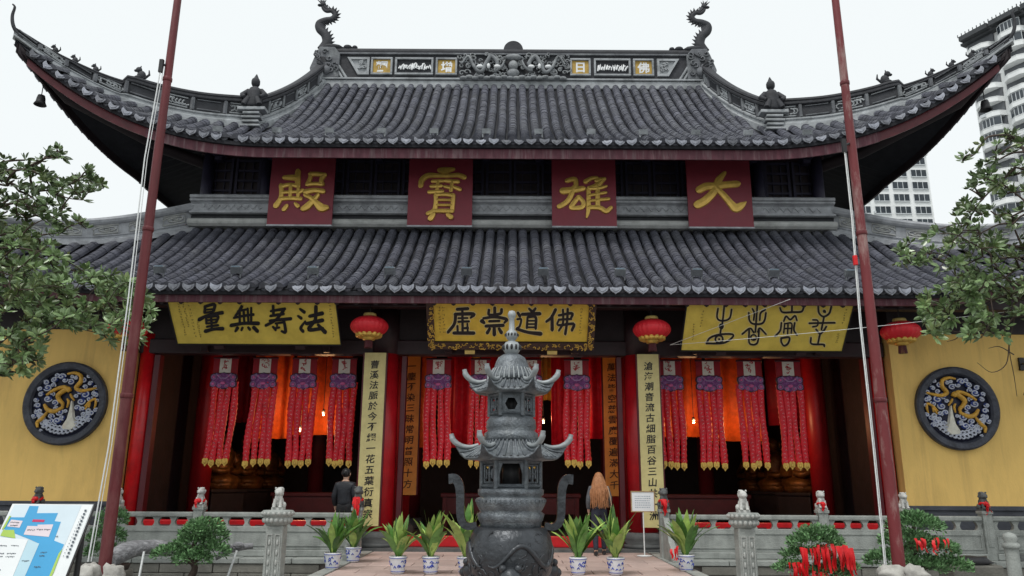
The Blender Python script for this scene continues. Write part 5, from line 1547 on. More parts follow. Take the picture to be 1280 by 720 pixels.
def ribbon_bunch(c, n, spread, length, label, group=None, w=.022, s=1.0, wrap=0.0):
    root = empty('red_ribbon', c, label, 'ribbon', group)
    if wrap:
        m = MB(); m.tube([c + Vector((cos(t) * wrap, sin(t) * wrap, .02 * sin(2 * t))) for t in [2 * pi * i / 12 for i in range(13)]], .028, 6); m.blob(c + Vector((0, -wrap, 0)), (.06, .035, .045)); m.build('knot', RIBBON, root)
    for k in range(n):
        a = random.uniform(0, 2 * pi); r = spread * sqrt(random.random())
        p = Vector(c) + Vector((cos(a) * r, -abs(sin(a)) * r * .5 - wrap, random.uniform(-.03, .06) * s))
        L = length * random.uniform(.6, 1.15)
        pts = [p, p + Vector((random.uniform(-.015, .015), -.03, -L * .35)), p + Vector((random.uniform(-.025, .025), -.02, -L * .7)), p + Vector((random.uniform(-.035, .035), -.03, -L))]
        cpts = catmull(pts, 3)
        m = MB(); vs = []
        tw = random.uniform(-.8, .8)
        for i, q in enumerate(cpts):
            d = Vector((cos(tw + i * .15), sin(tw + i * .15) * .6, 0)) * w; vs += [q - d, q + d]
        m.add(vs, [(2 * i, 2 * i + 1, 2 * i + 3, 2 * i + 2) for i in range(len(cpts) - 1)], smooth=True); m.build('ribbon_tail', RIBBON, root)
    return root
random.seed(31)
ribbon_bunch(Vector((-3.15, BALY - .02, 1.12)), 10, .07, .42, 'red ribbons tied round the lion at the inner end of the left balustrade', 'ribbons on the balustrade lions', wrap=.09)
ribbon_bunch(Vector((3.15, BALY - .02, 1.12)), 8, .07, .25, 'red ribbons tied round the lion at the inner end of the right balustrade', 'ribbons on the balustrade lions', wrap=.09)
ribbon_bunch(Vector((6.4, BALY - .02, 1.08)), 4, .06, .12, 'small red ribbon on the pale lion of the right balustrade', 'ribbons on the balustrade lions', wrap=.08)
ribbon_bunch(Vector((-6.4, BALY - .02, 1.08)), 4, .06, .12, 'small red ribbon on the pale lion of the left balustrade', 'ribbons on the balustrade lions', wrap=.08)
ribbon_bunch(Vector((9.75, BALY - .02, 1.1)), 5, .06, .2, 'red ribbon on the dark lion in front of the right yellow wall', 'ribbons on the balustrade lions', wrap=.08)
ribbon_bunch(Vector((-9.75, BALY - .02, 1.1)), 4, .06, .12, 'red ribbon on the dark lion in front of the left yellow wall', 'ribbons on the balustrade lions', wrap=.08)

# ---- free-standing stone pillars with lions at the front corners of the terrace
for sx, w in ((-1, 'left'), (1, 'right')):
    X, Y = sx * 3.46, 11.9
    root = empty('stone_pillar', (X, Y, GZ), f'carved stone pillar with a lotus cap and small lion, {w} of the incense burner', 'pillar', 'lion pillars beside the terrace')
    m = MB(); m.box((X, Y, GZ + .08), (.40, .40, .155)); m.box((X, Y, GZ + .2), (.34, .34, .08)); m.build('base', STONE, root, bevel=.015)
    m = MB(); m.lathe([(.182, GZ + .24), (.178, .80), (.172, .84)], 4, (X, Y, 0), a0=pi / 4, smooth=False)
    sh = m.build('shaft', STONE, root, bevel=.02)
    m = MB()
    for dx in (-.058, .058):
        for (a, b) in (((dx - .04, -.08), (dx - .03, .72)), ((dx + .03, -.08), (dx + .04, .72)), ((dx - .03, -.08), (dx + .03, -.068)), ((dx - .03, .708), (dx + .03, .72))):
            m.span((X + a[0], Y - .141, a[1]), (X + b[0], Y - .118, b[1]))
        for q in range(5): m.blob((X + dx, Y - .128, .04 + q * .14), (.021, .014, .045), n=8, m=6)
    for q in range(2):
        pass
    m.build('carved_panels', GRANITE, sh)
    m = MB(); m.lathe([(.15, .835), (.17, .85), (.195, .89), (.20, .93), (.19, .95), (.2, .96), (.225, .985), (.23, 1.03), (.215, 1.05), (.1, 1.055)], 24, (X, Y, 0)); cp = m.build('lotus_cap', STONE, root)
    m = MB()
    for q in range(18):
        a = 2 * pi * q / 18; m.blob((X + cos(a) * .19, Y + sin(a) * .19, .91), (.034, .034, .04), n=8, m=6)
        m.blob((X + cos(a + .17) * .22, Y + sin(a + .17) * .22, 1.005), (.03, .03, .03), n=8, m=6)
    m.build('lotus_petals', GRANITE, cp)
    m = MB(); lion(m, Vector((X, Y, 1.05)), .82); m.build('lion', LIONP, root)

# ------------------------------------------------------------------ potted plants on the terrace
POT = mat('porcelain', (.72, .74, .78), .2, .06, 4, spec=.6, c3=(.05, .09, .42), c3scale=9, c3amt=.0)
BLUE = mat('cobalt_glaze', (.03, .06, .38), .25, .3, 14, spec=.6)
LEAF = mat('aspidistra_leaf', (.10, .23, .05), .38, .35, 9, .1, spec=.5, rnd=.35)
LEAF2 = mat('pale_leaf', (.34, .48, .12), .4, .3, 9, .1, spec=.5, rnd=.3)
SOIL = mat('potting_soil', (.03, .02, .015), .9, .2, 9)
def potted(u, vb, label, n=18, h=.72, seed=0, dark=.25):
    random.seed(seed); h *= 1.16
    Y = -1  # find where the pot foot meets the terrace
    y = (360 - vb) / FPX
    Y = CAM_Z * (_ct - y * _st) / -(_st + y * _ct)
    x = PX(u, vb, Y)
    c = Vector((x, Y, .006))
    root = empty('potted_plant', c, label, 'potted plant', 'potted plants in blue and white pots')
    m = MB(); m.lathe([(.10, 0), (.105, .015), (.115, .03), (.135, .2), (.148, .25), (.152, .27), (.135, .275), (.125, .24)], 24, c); pot = m.build('pot', POT, root)
    m = MB()
    for q in range(16):                                  # painted hills
        a = random.uniform(pi * 1.0, 2 * pi) if q < 12 else random.uniform(0, 2 * pi); z = random.uniform(.07, .19)
        pts = []
        for t in range(5):
            aa = a + (t - 2) * .1; zz = z + .03 * (1 - abs(t - 2) / 2) + random.uniform(-.008, .008); rr = lerp(.115, .135, (zz - .03) / .17) + .001
            pts.append(c + Vector((cos(aa) * rr, sin(aa) * rr, zz)))
        m.tube(pts, [.004, .009, .011, .009, .003], 4)
    for z, rr in ((.245, .149), (.035, .118)):
        m.tube([c + Vector((cos(2 * pi * k / 24) * rr, sin(2 * pi * k / 24) * rr, z)) for k in range(25)], .005, 4)
    m.build('blue_painting', BLUE, pot)
    m = MB(); m.lathe([(.128, .235), (.128, .24), (.02, .255)], 18, c); m.build('soil', SOIL, root)
    for k in range(int(n * 1.5)):
        a = random.uniform(0, 2 * pi); lean = random.uniform(.15, .72) if k > n * .35 else random.uniform(.0, .25)
        L = h * random.uniform(.62, 1.08) * (1.0 if lean < .4 else .92); W_ = random.uniform(.045, .078) * (h / .7)
        d = Vector((cos(a), sin(a), 0)); s = Vector((-sin(a), cos(a), 0))
        b = c + Vector((cos(a) * .05 * random.random(), sin(a) * .05, .24))
        vs = []; N = 8
        droop = lean * random.uniform(.4, 1.1)
        for i in range(N + 1):
            t = i / N
            p = b + d * (lean * L * t * (.55 + .5 * t)) + Vector((0, 0, L * (t * cos(lean * .7) - droop * .45 * t ** 2.6)))
            w = W_ * (sin(pi * min(1, t * .93 + .07)) ** .8 if t > .18 else .18 + t * 1.4) * (1 if t < .97 else .1)
            tw = .5 * sin(a * 3 + t * 2)
            sd_ = s * cos(tw) + Vector((0, 0, 1)) * sin(tw) * .5
            vs += [p - sd_ * w + Vector((0, 0, .012)), p, p + sd_ * w + Vector((0, 0, .012))]
        fs = []
        for i in range(N):
            for q in (0, 1): fs.append((i * 3 + q, i * 3 + q + 1, (i + 1) * 3 + q + 1, (i + 1) * 3 + q))
        m = MB(); m.add(vs, fs, smooth=True); m.build('leaf', LEAF2 if random.random() > dark + .25 else LEAF, root)
potted(417, 713, 'dark leaved plant in a blue and white pot at the left end of the terrace', 26, .62, 1, .6)
potted(443, 704, 'dark leaved plant set just behind the leftmost pot', 24, .66, 2, .6)
potted(499, 718, 'broad leaved plant in a blue and white pot, third pot from the left end', 20, .66, 3)
potted(540, 718, 'upright leaved plant in a blue and white pot, second pot left of the incense burner', 20, .70, 4)
potted(584, 718, 'plant in a blue and white pot directly left of the incense burner belly', 17, .80, 5)
potted(725, 718, 'plant in a blue and white pot directly right of the incense burner', 22, .66, 6, .4)
potted(772, 718, 'tall pale leaved plant in a blue and white pot in front of the woman', 24, .74, 7)
potted(860, 713, 'ribboned plant in a blue and white pot at the right end of the terrace', 26, .70, 8, .35)
random.seed(77)
ribbon_bunch(P(845, 684, 13.8), 5, .06, .2, 'red ribbons hanging on the potted plant at the right end of the terrace')

# ------------------------------------------------------------------ bonsai
NEED = mat('juniper_green', (.14, .265, .115), .6, .45, 7, spec=.3, tone=.55)
BARK = mat('bark', (.07, .05, .04), .85, .3, 8, .6, 20)
def pad(mb, c, r, n):
    """a foliage pad: small blades spread over a flattened lump"""
    for k in range(n):
        p = Vector((random.gauss(0, 1), random.gauss(0, 1), random.gauss(0, 1))).normalized()
        if p.z < -.35: p.z *= -.5
        rad = random.uniform(.72, 1.05)
        q = Vector(c) + Vector((p.x * r[0] * rad, p.y * r[1] * rad, p.z * r[2] * rad))
        d = (p + Vector((random.uniform(-.7, .7), random.uniform(-.7, .7), random.uniform(-.2, .9)))).normalized()
        s = d.orthogonal().normalized(); L = random.uniform(.035, .075); w = L * .24
        s = (Matrix.Rotation(random.uniform(0, 6.3), 3, d) @ s)
        mb.add([q, q + d * L * .5 + s * w, q + d * L, q + d * L * .5 - s * w], [(0, 1, 2, 3)], random.uniform(.05, .95))
def bonsai(c, pads, label, trunk, stand=True, n=620, tray=(.52, .36)):
    root = empty('bonsai', c, label, 'bonsai', 'bonsai beside the terrace')
    m = MB()
    for (o, r) in pads: pad(m, Vector(c) + Vector(o), r, int(n * 1.7 * (r[0] * r[1] + r[0] * r[2]) / .12))
    m.build('foliage', NEED, root, kind='stuff')
    m = MB()
    for t in trunk:
        cc = catmull([Vector(c) + Vector(p) for p in t[0]], 5); m.tube(cc, [lerp(t[1], t[2], i / (len(cc) - 1)) for i in range(len(cc))], 8)
    m.build('trunk', BARK, root)
    m = MB(); a, b = tray
    m.box((c[0], c[1], c[2] + .05), (2 * a, 2 * b, .1), taper=1.06); m.build('tray', mat('tray_clay', (.05, .035, .03), .5, .2, 6), root, bevel=.02)
    m = MB(); m.box((c[0], c[1], c[2] + .102), (2 * a * .96, 2 * b * .96, .02)); m.build('soil', SOIL, root)
    if stand:
        h = c[2] - GZ
        st = empty('bonsai_stand', (c[0], c[1], GZ), 'stone stand under the ' + label.split(' in ')[0].split(' hung')[0].split(' with')[0].split(' half')[0], 'stand', 'stone bonsai stands')
        m = MB(); m.box((c[0], c[1], GZ + h - .06), (2 * a + .12, 2 * b + .1, .115)); m.build('slab', BLOCK, st, bevel=.02)
        for q in (-1, 1):
            m = MB(); m.box((c[0] + q * a * .65, c[1], GZ + (h - .12) / 2), (.2, 2 * b * .9, h - .125)); m.build('support', BLOCK, st, bevel=.02)
random.seed(91)
c = P(238, 737, 12.2)
bonsai(c, [((-.28, 0, .48), (.30, .26, .13)), ((.02, .05, .62), (.30, .26, .16)), ((.16, -.02, .86), (.26, .24, .13)), ((.30, -.03, .50), (.26, .22, .16)), ((.06, -.12, .40), (.28, .2, .12)), ((.28, .04, .72), (.22, .2, .14)), ((0, 0, .78), (.2, .2, .12))], 'green bonsai tree in a dark tray in front of the left balustrade', [([(.0, 0, .1), (.06, 0, .28), (-.02, 0, .45), (.06, 0, .75)], .06, .03), ([(0, 0, .35), (-.2, 0, .45)], .03, .015), ([(.02, 0, .35), (.25, 0, .48)], .03, .015)], tray=(.5, .3))
c = P(1030, 774, 12.0)
bonsai(c, [((0, 0, 1.08), (.40, .32, .14)), ((.04, 0, 1.2), (.28, .25, .12)), ((-.38, 0, .72), (.26, .24, .1)), ((.1, -.05, .66), (.34, .28, .1)), ((.36, 0, .74), (.22, .2, .1)), ((-.1, .1, .9), (.36, .3, .1)), ((.55, 0, .44), (.34, .24, .1))], 'flat topped bonsai hung with many red ribbons in front of the right balustrade', [([(-.05, 0, .1), (.1, 0, .35), (-.04, 0, .6), (.04, 0, 1.05)], .07, .03), ([(.05, 0, .4), (-.3, 0, .68)], .03, .015), ([(.0, 0, .45), (.3, 0, .7)], .03, .015), ([(.05, 0, .3), (.5, 0, .42)], .03, .015)], tray=(.55, .32))
for (dx, dz, n, sp, L, lb) in ((-.02, 1.04, 34, .38, .40, 'big bunch of red ribbons under the flat top of the ribboned bonsai'), (-.38, .78, 10, .14, .34, 'red ribbons on the left low branch of the ribboned bonsai'), (.1, .60, 8, .2, .3, 'red ribbons below the middle pad of the ribboned bonsai'), (.38, .98, 7, .08, .34, 'red ribbons at the right side of the flat topped bonsai crown'), (-.1, .66, 10, .22, .3, 'red ribbons hanging in front of the ribboned bonsai trunk')):
    ribbon_bunch(Vector(c) + Vector((dx, -.22, dz)), n, sp, L, lb, 'ribbon bunches in the flat topped bonsai', w=.024)
ribbon_bunch(Vector(c) + Vector((.62, -.2, .42)), 12, .25, .24, 'red ribbons on the low outer branch of the flat topped bonsai', w=.02)
c = P(1152, 741, 12.8)
bonsai(c, [((.05, 0, 1.02), (.42, .34, .18)), ((-.1, 0, .8), (.40, .34, .16)), ((.28, 0, .68), (.40, .32, .16)), ((-.42, 0, .5), (.36, .28, .18)), ((.5, 0, .42), (.34, .28, .16)), ((.05, -.1, .42), (.36, .26, .18)), ((.05, 0, 1.14), (.26, .22, .12))], 'bushy dark bonsai with a few red ribbons beside the right flagpole', [([(0, 0, .1), (.08, 0, .4), (-.04, 0, .7), (.04, 0, 1.05)], .07, .03), ([(.02, 0, .35), (.4, 0, .5)], .03, .015), ([(.02, 0, .35), (-.35, 0, .52)], .03, .015)], tray=(.55, .34))
ribbon_bunch(Vector(c) + Vector((.1, -.3, .82)), 12, .36, .18, 'red ribbons scattered in the bushy dark bonsai', w=.022)
c = P(130, 716, 14.2)
bonsai(c, [((0, 0, .55), (.3, .25, .2)), ((.06, 0, .85), (.26, .22, .2)), ((-.06, 0, .3), (.28, .22, .16))], 'small dark bonsai half hidden behind the left flagpole', [([(0, 0, .1), (.03, 0, .4), (0, 0, .8)], .04, .02)], tray=(.34, .26))

# ------------------------------------------------------------------ flagpoles with halyards and footing rocks
def flagpole(u, vb, X, Y, label, rope_pts, rl):
    root = empty('flagpole', (X, Y, GZ), label, 'flagpole', 'red flagpoles in the court')
    m = MB(); zs = [GZ + 12.5 * i / 20 for i in range(21)]
    m.tube([(X, Y, z) for z in zs], [lerp(.086, .05, i / 20) for i in range(21)], 20); m.build('pole', POLE2 if X > 0 else POLE, root)
    m = MB()
    for z in (2.6, 5.1, 7.6): m.lathe([(.09 - z * .003, z), (.096 - z * .003, z + .01), (.096 - z * .003, z + .06), (.09 - z * .003, z + .07)], 18, (X, Y, 0))
    m.build('iron_bands', POLE, root)
    m = MB(); m.tube(rope_pts, .010, 5); m.build('halyard', ROPE, root)
    for o in (.02,):
        m = MB(); m.tube([Vector(p) + Vector((.03, .02, 0)) for p in rope_pts], .006, 5); m.build('halyard', ROPE, root)
    z = rope_pts[-1][2]
    m = MB(); m.box((rope_pts[-1][0], rope_pts[-1][1], z), (.06, .05, .22)); m.tube([(rope_pts[-1][0], rope_pts[-1][1], z), (X, Y, z + .1)], .02, 5); m.build('pulley', BLACKM, root)
    return root
flagpole(0, 0, PX(176, 360, 11.0), 11.0, 'red flagpole on the left with a white halyard', [P(112, 705, 10.8), P(137, 560, 10.8), P(160, 380, 10.8), P(180, 200, 10.85), P(200, 85, 10.9)], 1)
fp = flagpole(0, 0, PX(1085, 360, 11.0), 11.0, 'scuffed red flagpole on the right with a white halyard and red knot', [P(1108, 705, 10.8), P(1093, 560, 10.8), P(1075, 400, 10.8), P(1064, 270, 10.85), P(1054, 180, 10.9)], 1)
m = MB(); k = P(1069, 323, 10.8); m.tube([k + Vector((0, 0, .07)), k - Vector((0, 0, .07))], .035, 7); m.build('red_knot', RIBBON, fp)
ROCK = mat('pale_rock', (.4, .39, .36), .85, .25, 5, .7, 14, c3=(.16, .15, .14), c3scale=3)
def rock(u, v, Y, r, label, seed):
    c = P(u, v, Y); m = MB(); random.seed(seed)
    n, mm = 18, 12; 
    m.blob(c, r, n, mm, rough=.55, M=Matrix.Rotation(seed, 4, 'Z'))
    z0 = min(p.z for p in m.v)
    if z0 > GZ: m.span((c.x - r[0] * .5, c.y - r[1] * .5, GZ + .004), (c.x + r[0] * .5, c.y + r[1] * .5, c.z - r[2] * .4))
    m.build('rock', ROCK, None, label=label, cat='rock', group='rocks at the foot of the flagpoles')
rock(112, 726, 10.4, (.15, .13, .17), 'grey rock just left of the left flagpole foot', 1)
rock(142, 727, 10.3, (.16, .13, .17), 'pale rock just right of the left flagpole foot', 2)
rock(1118, 716, 10.5, (.2, .16, .12), 'pale rock just left of the right flagpole foot', 3)
rock(1146, 718, 10.4, (.18, .16, .14), 'pale rock just right of the right flagpole foot', 4)
# weathered driftwood lying along the bonsai
WOODG = mat('driftwood', (.22, .22, .23), .85, .4, 8, .8, 18, stretch=(.5, 3, 3), c3=(.5, .5, .52), c3scale=4)
def drift(pts, rs, label):
    c = catmull(pts, 5); m = MB(); N = len(c)
    m.tube(c, [lerp(rs[0], rs[1], i / N) * (1 + .25 * noise.noise(c[i] * 4)) for i in range(N)], 10)
    for k in range(5):
        i = random.randrange(2, N - 2); m.blob(c[i] + Vector((0, -.04, .03)), (.09, .06, .06), rough=.5)
    m.build('driftwood', WOODG, None, label=label, cat='driftwood', group='driftwood by the left bonsai')
random.seed(14)
drift([P(142, 700, 12.6), P(165, 690, 12.8), P(192, 686, 13.0), P(218, 690, 13.2)], (.14, .1), 'weathered grey driftwood left of the green bonsai')
drift([P(270, 695, 13.0), P(290, 688, 13.1), P(318, 684, 13.2)], (.09, .04), 'weathered grey driftwood right of the green bonsai')
# white canes
for i, (a, b) in enumerate((((182, 692), (176, 724)), ((298, 690), (286, 724)))):
    m = MB(); p0, p1 = P(*a, 12.5), P(*b, 12.4)
    d = (p1 - p0); p1 = p0 + d * ((p0.z - GZ) / (p0.z - p1.z)); m.tube([p0, p1], .018, 6); m.build('white_cane', ROPE, None, label=('thin white cane leaning under the driftwood left of the green bonsai', 'thin white cane leaning under the driftwood right of the green bonsai')[i], cat='cane')
# ------------------------------------------------------------------ broad leaved trees at both edges
LEAFM = mat('magnolia_leaf', (.15, .23, .095), .3, .35, 6, .1, spec=.6, tone=.6, c3=(.2, .2, .07), c3scale=2.5, c3amt=.6)
def inpoly(x, y, poly):
    r = False; n = len(poly)
    for i in range(n):
        x1, y1 = poly[i]; x2, y2 = poly[(i + 1) % n]
        if (y1 > y) != (y2 > y) and x < (x2 - x1) * (y - y1) / (y2 - y1) + x1: r = not r
    return r
def rosette(mb, tips, p, axis, s, tone, n):
    axis = axis.normalized(); o = axis.orthogonal().normalized(); o2 = axis.cross(o)
    for k in range(n):
        q = 2 * pi * k / n + random.uniform(-.4, .4); op = random.uniform(.35, 1.25)
        d = (axis * cos(op) + (o * cos(q) + o2 * sin(q)) * sin(op)).normalized()
        L = s * random.uniform(.75, 1.2); w = L * random.uniform(.17, .23)
        sd = d.cross(axis)
        if sd.length < .05: sd = o
        sd.normalize(); nn = sd.cross(d)
        a = p + d * .02
        droop = Vector((0, 0, -.12 * L))
        vs = [a, a + d * L * .35 + sd * w - nn * w * .25, a + d * L * .38 + nn * w * .12, a + d * L * .35 - sd * w - nn * w * .25,
              a + d * L * .72 + sd * w * .85 - nn * w * .25 + droop * .5, a + d * L * .74 + nn * w * .05 + droop * .5, a + d * L * .72 - sd * w * .85 - nn * w * .25 + droop * .5, a + d * L + droop]
        mb.add(vs, [(0, 1, 2), (0, 2, 3), (1, 4, 5, 2), (2, 5, 6, 3), (4, 7, 5), (5, 7, 6)], max(0, min(1, tone + random.uniform(-.3, .3))))
def leaf_tree(base, top, regions, label, seed, ysp, s=.155, limbs=9):
    random.seed(seed)
    root = empty('broadleaf_tree', base, label, 'tree', 'broadleaf trees framing the hall')
    base = Vector(base); top = Vector(top)
    m = MB()
    tp = catmull([base, base.lerp(top, .35) + Vector((.12, .05, 0)), base.lerp(top, .7) + Vector((-.1, .1, 0)), top], 6)
    m.tube(tp, [lerp(.2, .07, i / (len(tp) - 1)) for i in range(len(tp))], 12); m.build('trunk', BARK, root)
    nodes = []
    for (poly, n, y0, y1, tone) in regions:
        us = [p[0] for p in poly]; vs_ = [p[1] for p in poly]
        k = 0
        while k < n:
            u, v = random.uniform(min(us), max(us)), random.uniform(min(vs_), max(vs_))
            if not inpoly(u, v, poly): continue
            nodes.append((P(u, v, random.uniform(y0, y1)), tone)); k += 1
    # limbs: nearest-neighbour growth from the trunk
    tree = [(p, 0) for p in tp[len(tp) // 3:]]
    pend = sorted(nodes, key=lambda q: min((q[0] - t).length for t in tp))
    br = MB(); cr = MB()
    deg = []
    for (p, tone) in pend:
        best = min(tree, key=lambda t: (t[0] - p).length + .12 * t[1])
        a = best[0]; L = (p - a).length
        mid = a.lerp(p, .5) + Vector((random.uniform(-.1, .1), random.uniform(-.1, .1), random.uniform(-.02, .14))) * min(1, L)
        r0 = max(.008, .034 - .003 * best[1])
        c = catmull([a, mid, p], 3); br.tube(c, [lerp(r0, r0 * .6, i / (len(c) - 1)) for i in range(len(c))], 5, cap=False)
        tree.append((p, best[1] + 1))
        if L > .6: tree.append((mid, best[1] + 1))
        ax = (p - mid).normalized() * .6 + Vector((random.uniform(-.4, .4), random.uniform(-.6, .2), random.uniform(.1, .9)))
        rosette(cr, None, p, ax, s * random.uniform(.85, 1.15), tone, random.randint(7, 11))
        if random.random() < .75:
            rosette(cr, None, mid, Vector((random.uniform(-1, 1), random.uniform(-1, .2), random.uniform(0, 1))), s * .9, tone * .8, 6)
    br.build('limbs', BARK, root); cr.build('crown', LEAFM, root, kind='stuff')
bl = Vector((-10.3, 12.6, GZ))
leaf_tree(bl, (-9.9, 12.8, 7.4), [
    ([(-60, 205), (10, 195), (60, 190), (80, 225), (110, 215), (135, 235), (100, 262), (110, 290), (60, 300), (-60, 300)], 125, 12.0, 14.2, .25),
    ([(-60, 290), (60, 290), (95, 330), (140, 340), (185, 375), (190, 395), (182, 425), (150, 432), (110, 425), (75, 410), (60, 400), (50, 470), (30, 475), (-60, 480)], 380, 11.6, 14.0, .6),
    ([(55, 200), (70, 188), (80, 200), (66, 210)], 5, 12.5, 13.2, .2),
    ([(-160, 150), (0, 180), (0, 460), (-160, 480)], 40, 11.8, 14.2, .5)],
    'leafy broadleaf tree reaching in from the left edge in front of the lower roof', 3, 1)
br_ = Vector((10.7, 12.8, GZ))
leaf_tree(br_, (10.3, 13.0, 7.6), [
    ([(1200, 195), (1240, 165), (1285, 150), (1330, 180), (1330, 330), (1240, 320), (1200, 290)], 105, 12.0, 14.0, .35),
    ([(1110, 320), (1150, 290), (1200, 265), (1230, 300), (1320, 300), (1320, 400), (1240, 395), (1180, 350)], 115, 11.8, 13.8, .45),
    ([(1150, 370), (1190, 350), (1240, 385), (1260, 405), (1300, 420), (1170, 420), (1155, 410)], 48, 12.0, 13.4, .6),
    ([(1300, 150), (1420, 150), (1420, 420), (1300, 430)], 36, 12.0, 14.0, .5)],
    'leafy broadleaf tree reaching in from the right edge in front of the tower block', 8, 1, s=.15)

tr_ = [o for o in col.objects if o.name.startswith('broadleaf_tree')][-1]
random.seed(12)
for path in ([(1268, 395), (1262, 430), (1268, 465), (1272, 492)], [(1262, 425), (1258, 452), (1240, 462), (1222, 450)], [(1268, 440), (1250, 430), (1236, 432)], [(1180, 405), (1200, 412), (1235, 400), (1262, 395)], [(1200, 412), (1196, 420), (1184, 424)]):
    m = MB(); c = catmull([P(u, v, 13.0 + .1 * i) for i, (u, v) in enumerate(path)], 5); m.tube(c, [lerp(.011, .004, i / len(c)) for i in range(len(c))], 5); m.build('bare_twig', BARK, tr_)
# ------------------------------------------------------------------ tilted map board at the lower left
def map_board():
    Yt = 7.0
    tl, tr = P(17, 633, Yt), P(119, 634, Yt)
    w = tr.x - tl.x; H = .95; lean = radians(62)
    root = empty('map_board', (tl.x + w / 2, Yt, GZ), 'tilted map board of the temple grounds with blue plan, lower left', 'map board')
    z_top = tl.z
    up = Vector((0, cos(lean), sin(lean))); nrm = Vector((0, -sin(lean), cos(lean)))
    A = Vector((tl.x, Yt, z_top)) - up * H
    def pt(u, v, h=0.0): return A + Vector((u * w, 0, 0)) + up * (v * H) + nrm * h
    def slab(poly, h0, h1, name, mt, par):
        n = len(poly); m = MB(); m.add([pt(u, v, h0) for u, v in poly] + [pt(u, v, h1) for u, v in poly], [tuple(reversed(range(n))), tuple(range(n, 2 * n))] + [(i, (i + 1) % n, n + (i + 1) % n, n + i) for i in range(n)]); return m.build(name, mt, par)
    pale = mat('print_pale', (.56, .66, .72), .4, .04, 4); blue = mat('print_blue', (.04, .31, .58), .4, .06, 4); white = mat('print_white', (.72, .75, .76), .4, .03, 4)
    green = mat('print_green', (.35, .52, .09), .4, .06, 4); plan = mat('print_plan', (.42, .60, .68), .4, .05, 4); rd = mat('print_red', (.5, .02, .1), .4, .05, 4); ink = mat('print_ink', (.05, .07, .09), .5, .05, 4); pinkp = mat('print_pink', (.66, .58, .62), .4, .04, 4)
    bd = slab([(0, 0), (1, 0), (1, 1), (0, 1)], -.03, 0, 'board', white, root)
    # crop coordinates: the part that shows, v=1 at y=100, about v=.43 at y=711 of the enlarged photo
    (a0, b0) = (80, 850)
    def q(x, y):
        v = 1 - (y - 100) / 611 * .72
        xl = 80 - (y - 100) * .135 * 1.9; xr = 850 - (y - 100) * .225
        return ((x - xl) / (xr - xl), v)
    def pr(pts, h, mt, name='print'): slab([q(x, y) for x, y in pts][::-1], h - .001, h, name, mt, bd)
    pr([(105, 112), (735, 112), (590, 711), (-40, 711), (-20, 500)], .002, pale)
    pr([(250, 120), (335, 122), (332, 180), (530, 178), (515, 245), (575, 250), (550, 400), (650, 430), (570, 711), (350, 711), (420, 425), (320, 390), (60, 310), (95, 215), (225, 215)], .004, blue)
    pr([(110, 235), (220, 245), (205, 300), (85, 290)], .006, pinkp); pr([(275, 285), (370, 287), (365, 275), (512, 272), (495, 372), (258, 355)], .006, pinkp)
    pr([(60, 318), (160, 318), (190, 385), (45, 365)], .006, green); pr([(645, 465), (612, 640), (585, 711), (570, 711), (620, 500)], .006, green)
    pr([(312, 232), (422, 234), (420, 254), (308, 252)], .006, rd)
    pr([(20, 375), (310, 395), (245, 711), (-60, 711)], .006, white); pr([(312, 396), (422, 425), (352, 711), (247, 711)], .006, plan)
    pr([(100, 205), (75, 290), (60, 315), (45, 312), (85, 205)], .007, green)
    # captions too small to read
    m = MB(); random.seed(2)
    def dash(x, y, w_, h=8):
        p = [q(x, y), q(x + w_, y), q(x + w_, y + h), q(x, y + h)]; m.add([pt(u, v, .0085) for u, v in p][::-1], [(0, 1, 2, 3)])
    for (x, y, n) in ((60, 440, 6), (170, 440, 6), (40, 500, 7), (150, 500, 7), (35, 525, 7), (145, 525, 7), (300, 555, 6), (455, 490, 5), (425, 600, 5), (110, 255, 7), (115, 280, 6), (285, 315, 6), (370, 310, 5), (440, 310, 5), (55, 625, 2), (110, 625, 2), (80, 600, 1), (75, 655, 1), (560, 365, 2), (450, 515, 4)):
        for i in range(n): dash(x + i * 12, y + random.uniform(-2, 2), random.uniform(6, 10), random.uniform(5, 10))
    for i in range(14): 
        t = i / 14; dash(lerp(775, 690, t), lerp(150, 545, t), 20, 16)
        dash(lerp(755, 660, t), lerp(200, 540, t), 6, 8)
    m.build('captions', ink, bd)
    m = MB(); m.tube([pt(0, 0, -.015), pt(1, 0, -.015), pt(1, 1, -.015), pt(0, 1, -.015), pt(0, 0, -.015)], .018, 4, smooth=False); m.build('frame', BLACKM, root)
    for u in (.08, .92):
        for v in (.12, .85):
            p = pt(u, v, -.05); m = MB(); m.tube([p, (p.x, p.y, GZ)], .025, 8); m.build('leg', BLACKM, root)
map_board()

